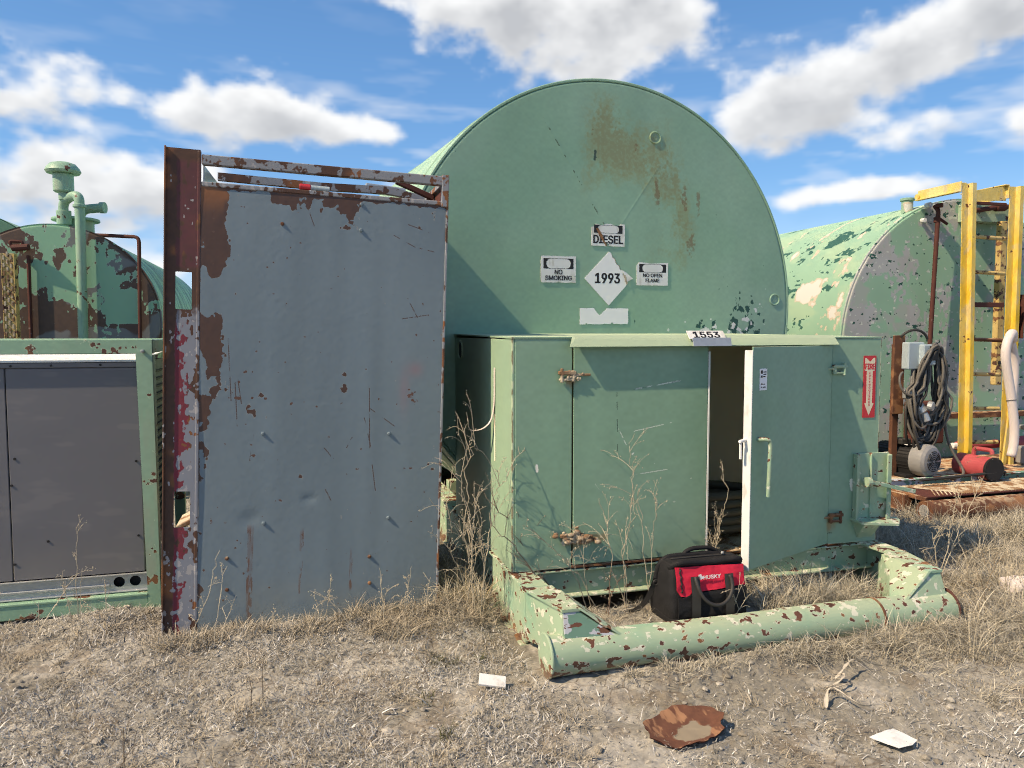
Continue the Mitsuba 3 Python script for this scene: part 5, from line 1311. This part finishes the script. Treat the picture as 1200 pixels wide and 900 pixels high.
def free(a, b):
    """not inside any of the steel things"""
    pipe = (np.abs(b + 0.59) < 0.12) & (a > -0.02) & (a < 2.42)
    beam = ((np.abs(a - 0.05) < 0.1) | (np.abs(a - 2.31) < 0.1)) & (b > -0.55)
    under = (a > -0.02) & (a < 2.38) & (b > 0.0)
    binn = (a > -1.79) & (a < -0.30) & (b > 0.345)
    ac = (a < -1.85) & (b > 0.88) & (b < 2.2)
    bag = (a > 0.70) & (a < 1.2) & (b > -0.46) & (b < -0.1)
    return ~(pipe | beam | under | binn | ac | bag)


r = np.random.default_rng(21)
# litter: bleached broken bits covering the trampled ground
n = 520000
x = r.uniform(-4.2, 5.2, n); y = 2.1 + 5.2 * r.random(n) ** 1.5
a, b = loc_ab(x, y)
pz = np.stack([x, y, 0 * x], -1)
dens = 1.0 / (1 + np.exp((x - 0.05) / 0.35)) + 0.09 + 0.5 / (1 + np.exp(-(b - 0.3) / 0.2)) + 0.35 / (1 + np.exp(-(x - 2.0) / 0.3))
dens *= 0.10 + 1.6 * np.clip((meshkit.fbm(pz * 2.6, 4, 31) - 0.37) / 0.26, 0, 1)
keep = (r.random(n) < dens) & free(a, b) & (np.abs(x) < 0.95 * y + 0.8)
x, y = x[keep], y[keep]; n = len(x)
base = np.c_[x, y, hgt(x, y) + r.uniform(-0.002, 0.012, n)]
ang = r.uniform(0, 2 * np.pi, n); ln = r.uniform(0.3, 1.9, n)
sc_ = np.clip(meshkit.fbm(np.stack([x, y, 0 * x], -1) * 3.1, 3, 77) * 2 - 0.35, 0.3, 1.4)
h = r.gamma(2.2, 0.0075, n) * (0.6 + 0.8 * sc_)
col = tuftcol(r, n, (0.38, 0.365, 0.33), (0.80, 0.785, 0.74), 0.45)
col = np.where(r.random((n, 1)) < 0.14, col * 0.25, col)
big = r.random(n) < 0.035
h = np.where(big, h * 1.1, h * 0.78)
p1 = blades(base, h, np.c_[np.cos(ang), np.sin(ang)] * ln[:, None], np.where(big, r.uniform(0.0025, 0.0045, n), r.uniform(0.0011, 0.0030, n)), col, 2, 0.3, 1)
m_, c_ = joinv([p1])
scene['dry_litter'] = mikit.ply(m_, 'm_veg', color=c_)
labels['dry_litter'] = {'label': 'bleached broken plant litter strewn over the trampled soil', 'category': 'plant litter', 'kind': 'stuff'}

# clods and pebbles
n = 10000
x = r.uniform(-2.8, 3.8, n); y = 2.2 + 4.0 * r.random(n) ** 1.4; a, b = loc_ab(x, y); kk = free(a, b); x, y = x[kk], y[kk]; n = len(x)
ico = trimesh.creation.icosphere(0, 1.0); iv, if_ = np.array(ico.vertices), np.array(ico.faces)
sz = r.gamma(1.5, 0.0030, n).clip(0.0018, 0.020)
V = iv[None] * (1 + 0.45 * (r.random((n, len(iv), 1)) - 0.5)) * sz[:, None, None] * np.stack([r.uniform(.8, 1.5, n), r.uniform(.8, 1.4, n), r.uniform(.5, .9, n)], -1)[:, None]
V = V + np.c_[x, y, hgt(x, y) + sz * 0.25][:, None]
m_ = trimesh.Trimesh(V.reshape(-1, 3), (if_[None] + (np.arange(n) * len(iv))[:, None, None]).reshape(-1, 3), process=False)
cc = np.repeat(tuftcol(r, n, (0.25, 0.225, 0.18), (0.46, 0.43, 0.37), 0.3), len(iv), axis=0)
scene['soil_clods'] = mikit.ply(m_, 'm_veg', color=cc)
labels['soil_clods'] = {'label': 'small clods and pebbles scattered on the dry ground', 'category': 'clods', 'kind': 'stuff'}

# standing dry grass
parts = []


def patch(n, a0, a1, b0, b1, hm, lean=0.5, c0=(0.43, 0.39, 0.30), c1=(0.74, 0.69, 0.57), wind=(0, 0), thin=1.0, clump=0.45, seed=0, w=0.0023):
    rr = np.random.default_rng(seed)
    m = max(3, n // 48)
    ca, cb = rr.uniform(a0, a1, m), rr.uniform(b0, b1, m)
    i = rr.integers(0, m, n); sp = 0.010 + 0.055 * rr.random(m) ** 1.5
    a, b = ca[i] + rr.normal(0, 1, n) * sp[i], cb[i] + rr.normal(0, 1, n) * sp[i]
    kk = free(a, b); a, b, i = a[kk], b[kk], i[kk]; q = len(a)
    ch = rr.uniform(0.3, 1.35, m)[i]
    hh = hm * ch * rr.uniform(0.35, 1.15, q)
    out = np.c_[a - ca[i], b - cb[i]] / 0.06
    ld = rr.normal(0, lean, (q, 2)) + out * 0.35 + np.array(wind) + rr.normal(0, 0.45, (m, 2))[i]
    ld = np.c_[ld[:, 0] * CU - ld[:, 1] * SU, ld[:, 0] * SU + ld[:, 1] * CU]
    parts.append(blades(wpos(a, b) - [0, 0, 0.004], hh, ld, rr.uniform(0.6, 1.2, q) * w, tuftcol(rr, q, c0, c1, 0.5), 4, 0.7, seed))


patch(3600, 1.28, 2.15, -0.47, -0.08, 0.19, 0.45, seed=1)                 # pocket right of the bag
patch(1500, 0.3, 0.9, -0.44, -0.06, 0.05, 0.7, seed=2)
patch(5200, 1.15, 2.6, -0.86, -0.70, 0.095, 0.6, wind=(-0.5, -0.4), seed=3)   # mat in front of the pipe
patch(6000, 1.6, 3.0, -1.0, -0.68, 0.125, 0.55, wind=(-0.4, -0.2), seed=4)
patch(1800, 0.35, 1.3, -0.80, -0.715, 0.06, 0.7, seed=5)
patch(11000, 2.42, 4.4, -0.75, 0.75, 0.21, 0.5, wind=(-0.3, -0.1), seed=6)       # right of the cabinet
patch(6500, 2.5, 4.2, 0.3, 1.5, 0.22, 0.5, seed=7)
patch(6000, 4.0, 6.2, 0.3, 1.15, 0.14, 0.5, seed=8)
patch(4200, -0.36, -0.03, 0.25, 1.2, 0.22, 0.5, c0=(0.42, 0.34, 0.2), seed=9)  # gap between bin and cabinet
patch(3500, -0.85, -0.03, 0.02, 0.34, 0.12, 0.6, c1=(0.6, 0.52, 0.4), seed=10)
patch(4200, -1.8, -0.3, 0.15, 0.35, 0.075, 0.6, c0=(0.44, 0.38, 0.27), c1=(0.62, 0.56, 0.46), seed=11)
patch(2800, -3.3, -1.7, 0.25, 0.80, 0.055, 0.6, c0=(0.44, 0.38, 0.27), c1=(0.62, 0.56, 0.46), seed=12)
patch(9000, -3.0, 0.1, -1.35, 0.2, 0.055, 0.8, c0=(0.40, 0.34, 0.24), c1=(0.62, 0.57, 0.47), seed=13)
patch(3000, 0.2, 2.6, -1.6, -0.75, 0.04, 0.8, c0=(0.40, 0.34, 0.24), c1=(0.6, 0.54, 0.44), seed=14)
patch(3500, 1.7, 3.4, -1.5, -0.8, 0.07, 0.8, seed=15)
patch(500, -0.6, -0.2, -1.2, 0.1, 0.05, 0.8, c0=(0.10, 0.11, 0.06), c1=(0.2, 0.19, 0.1), seed=16)
patch(700, 2.5, 3.4, -0.9, 0.2, 0.28, 0.5, c0=(0.5, 0.44, 0.33), c1=(0.62, 0.55, 0.42), seed=17, w=0.0022)
patch(420, 1.3, 2.5, -0.95, -0.68, 0.20, 0.8, c0=(0.66, 0.58, 0.42), c1=(0.80, 0.73, 0.58), wind=(-0.3, -0.3), seed=18, w=0.0026)
patch(260, 1.28, 2.1, -0.45, -0.1, 0.25, 0.5, c0=(0.66, 0.58, 0.42), c1=(0.80, 0.73, 0.58), seed=19, w=0.0024)
patch(900, 2.42, 4.4, -0.8, 0.9, 0.24, 0.7, c0=(0.66, 0.58, 0.42), c1=(0.80, 0.73, 0.58), seed=20, w=0.0030)
m_, c_ = joinv(parts)
scene['dry_grass'] = mikit.ply(m_, 'm_veg', color=c_)
labels['dry_grass'] = {'label': 'dry straw-coloured grass standing and matted around the skids', 'category': 'grass', 'kind': 'stuff'}

# single weeds
SEEDV, SEEDF = np.array(trimesh.creation.icosphere(0, 1.0).vertices), np.array(trimesh.creation.icosphere(0, 1.0).faces)


def weed(name, label, group, a, b, tip, rad=0.0035, twigs=6, tw_len=0.16, seed=0, droop=0.1, seeds=26, levels=2, zb=None, colr=(0.42, 0.37, 0.28)):
    """a dried weed: bent main stalks, side twigs that branch once more, clustered seed heads. tip: end points (da, db, dz) of its stalks"""
    rr = np.random.default_rng(seed); stems, sd = [], []
    base = np.array([a, b, (gz(a, b) if zb is None else zb) - 0.01])

    def grow(p0, p1, r0, depth):
        L_ = np.linalg.norm(p1 - p0); n = max(6, int(L_ / 0.03))
        t = np.linspace(0, 1, n)[:, None]
        p = p0 + (p1 - p0) * t + np.cumsum(rr.normal(0, L_ * 0.010, (n, 3)), 0) * np.minimum(1, t * 3)
        p[:, 2] += droop * L_ * np.sin(np.pi * t[:, 0])
        stems.append(tube(p, np.linspace(r0, max(r0 * 0.4, 0.0009), n), 5))
        if depth < levels:
            for j in range(twigs if depth == 0 else max(2, twigs // 3)):
                s = rr.uniform(0.25, 0.97); q = p[int(s * (n - 1))]
                d = (p1 - p0) / L_ + rr.normal(0, 0.75, 3); d[2] += 0.35; d /= np.linalg.norm(d)
                grow(q, q + d * tw_len * rr.uniform(0.35, 1.1) * (0.6 if depth else 1), r0 * 0.55, depth + 1)
        if depth >= 1 or levels == 1:
            for j in range(rr.integers(1, 4)):
                sd.append((p[-1 - rr.integers(0, 3)] + rr.normal(0, 0.006, 3), rr.uniform(0.0015, 0.0035)))

    for tp in tip:
        st = base + np.r_[rr.normal(0, 0.02, 2), 0]
        grow(st, base + np.array(tp, float), 0.82 * rad * rr.uniform(0.8, 1.1), 0)
    kk = thing(name, label, 'dry weed', group)
    cs = np.array(colr) * rr.uniform(0.85, 1.15)
    bits = [(np.array(m.vertices), np.array(m.faces), np.tile(cs, (len(m.vertices), 1))) for m in stems]
    bits += [(SEEDV * q * [1, 1, 1.3] + p, SEEDF, np.tile(np.array([0.5, 0.44, 0.33]), (len(SEEDV), 1))) for p, q in sd[:seeds * 4]]
    m, c_ = joinv(bits); m.apply_transform(M)
    scene[kk] = mikit.ply(m, 'm_veg', color=c_)
    return kk


G1 = 'dead weeds in front of the green cabinet'
weed('tall_weed', 'tall branching dead weed standing before the left cabinet door', G1, 0.62, -0.12, [(0.02, -0.05, 0.85), (-0.10, 0.0, 0.6), (-0.02, -0.02, 1.0)], 0.0034, 5, 0.17, 1)
weed('tall_weed', 'thin dead weed with upright twigs, just left of the tool bag', G1, 0.72, -0.20, [(-0.02, 0.0, 0.62), (0.03, 0.0, 0.75)], 0.0030, 4, 0.13, 2)
weed('tall_weed', 'dead weed leaning left across the lower left hinge', G1, 0.42, -0.10, [(-0.32, -0.10, 0.48), (-0.18, -0.05, 0.55), (-0.22, -0.2, 0.38)], 0.0034, 4, 0.15, 3)
weed('tall_weed', 'dead weed climbing along the open doorway, behind the tool bag', G1, 1.17, -0.04, [(0.03, -0.02, 0.85), (0.0, -0.03, 0.55), (0.07, -0.02, 0.5)], 0.0034, 5, 0.12, 4)
weed('tall_weed', 'short brown dead stalk before the crossbeam, beside the left nose', G1, 0.50, -0.16, [(0.02, 0, 0.32), (0.04, -0.04, 0.22)], 0.004, 3, 0.08, 5, colr=(0.2, 0.14, 0.1))
weed('tall_weed', 'low dead weed bent over the front pipe by the tool bag', G1, 1.05, -0.46, [(0.05, -0.08, 0.26), (0.10, -0.06, 0.18)], 0.003, 3, 0.1, 6, levels=1)
G2 = 'dead shrub branches between the bin and the cabinet'
weed('dead_shrub', 'pale dead shrub sprawling out of the gap between blue bin and cabinet', G2, -0.14, 0.10, [(-0.16, -0.12, 1.12), (-0.28, -0.1, 0.72), (0.03, -0.15, 0.92), (-0.34, -0.2, 0.9), (-0.03, -0.2, 0.62)], 0.0042, 5, 0.26, 11, droop=0.16, seeds=40, colr=(0.45, 0.39, 0.29))
weed('dead_shrub', 'long bare dark branches leaning from the left nose towards the bin', G2, 0.30, -0.06, [(-0.52, 0.12, 0.80), (-0.40, 0.02, 0.62)], 0.006, 5, 0.2, 12, droop=0.05, colr=(0.17, 0.14, 0.11))
weed('dead_shrub', 'low pale shrub twigs at the foot of the gap beside the bin', G2, -0.22, 0.20, [(-0.02, -0.1, 0.50), (-0.12, -0.1, 0.42), (0.08, -0.1, 0.4)], 0.004, 6, 0.16, 13, colr=(0.45, 0.39, 0.29))
G3 = 'bleached weed stalks before the blue sheet'
spots = [(-1.64, 0.14, [(0.03, 0, 0.10), (0.17, -0.02, 0.56)], 'bleached curving weed stalk before the red strip of the bin post'),
         (-1.50, 0.16, [(0.02, 0, 0.44), (0.07, 0, 0.26)], 'upright forked weed stalk by the left side of the blue sheet'),
         (-1.24, 0.18, [(0.0, 0, 0.14), (0.05, 0, 0.1)], 'short weed stalk by the rust drip on the blue sheet'),
         (-0.98, 0.20, [(0.05, 0, 0.27), (-0.03, 0, 0.14)], 'curved weed stalk before the middle of the blue sheet'),
         (-0.86, 0.18, [(-0.18, 0, 0.22), (0.04, 0, 0.15)], 'weed stalk leaning left before the blue sheet'),
         (-0.66, 0.20, [(-0.02, 0, 0.34), (0.03, 0, 0.2)], 'upright weed stalk right of the middle of the blue sheet'),
         (-0.55, 0.18, [(0.03, 0, 0.33), (-0.02, 0, 0.17)], 'thin weed stalk with side twigs near the right of the blue sheet'),
         (-0.42, 0.20, [(0.02, 0, 0.22), (0.06, 0, 0.18)], 'weed stalk at the right bottom corner of the blue sheet'),
         (-2.45, 0.62, [(0.20, 0, 0.34), (0.02, 0, 0.2)], 'weed stalk leaning right before the grey cooling unit'),
         (-2.25, 0.60, [(0.0, 0, 0.52), (0.03, 0, 0.34), (-0.05, 0, 0.3)], 'tall seedy weed stalk before the grey cooling unit'),
         (-2.12, 0.62, [(0.02, 0, 0.26)], 'small weed stalk before the two holes of the cooling unit'),
         (-2.60, 0.50, [(-0.08, 0, 0.22), (0.02, 0, 0.3)], 'weed stalk before the bottom rail at the left'),
         (-1.30, -0.5, [(-0.02, 0, 0.12), (0.03, 0, 0.2)], 'dark weed stub in the bare ground before the bin'),
         (-1.75, -0.85, [(0.0, 0, 0.16), (0.05, 0, 0.1)], 'dark brittle weed stub at the lower left'),
         (-0.55, -0.45, [(0.02, 0, 0.1), (-0.04, 0, 0.12)], 'small weed stub left of the white carton')]
for i, (a, b, tip, lab) in enumerate(spots):
    weed('weed_stalk', lab, G3 if 0 <= i < 8 else 'bleached weed stalks on the open ground', a, b, tip, 0.0032 if i < 12 else 0.0028, 4, 0.075, 40 + i, levels=1 if i % 3 else 2, colr=(0.52, 0.46, 0.35) if i < 12 else (0.16, 0.13, 0.10))
G4 = 'dead weeds in the grass right of the cabinet'
weed('grass_weed', 'pale twiggy weed in the shade right of the cabinet', G4, 2.86, 0.0, [(0.1, 0, 0.40), (-0.08, 0, 0.32), (0.2, 0, 0.42)], 0.004, 6, 0.14, 61, colr=(0.48, 0.42, 0.31))
weed('grass_weed', 'bent pale weed before the rusty skid pipe', G4, 3.75, 0.75, [(0.26, 0, 0.40), (0.05, 0, 0.34)], 0.0045, 5, 0.14, 62, colr=(0.48, 0.42, 0.31))
weed('grass_weed', 'thin dark weed at the right end of the front pipe', G4, 2.62, -0.55, [(0.12, 0, 0.3), (-0.1, -0.1, 0.26)], 0.0035, 5, 0.12, 63, colr=(0.3, 0.23, 0.15))

G5 = None
for kx in [x for x in labels if x not in scene and not any(s.startswith(x + '__') for s in scene)]:
    labels.pop(kx)
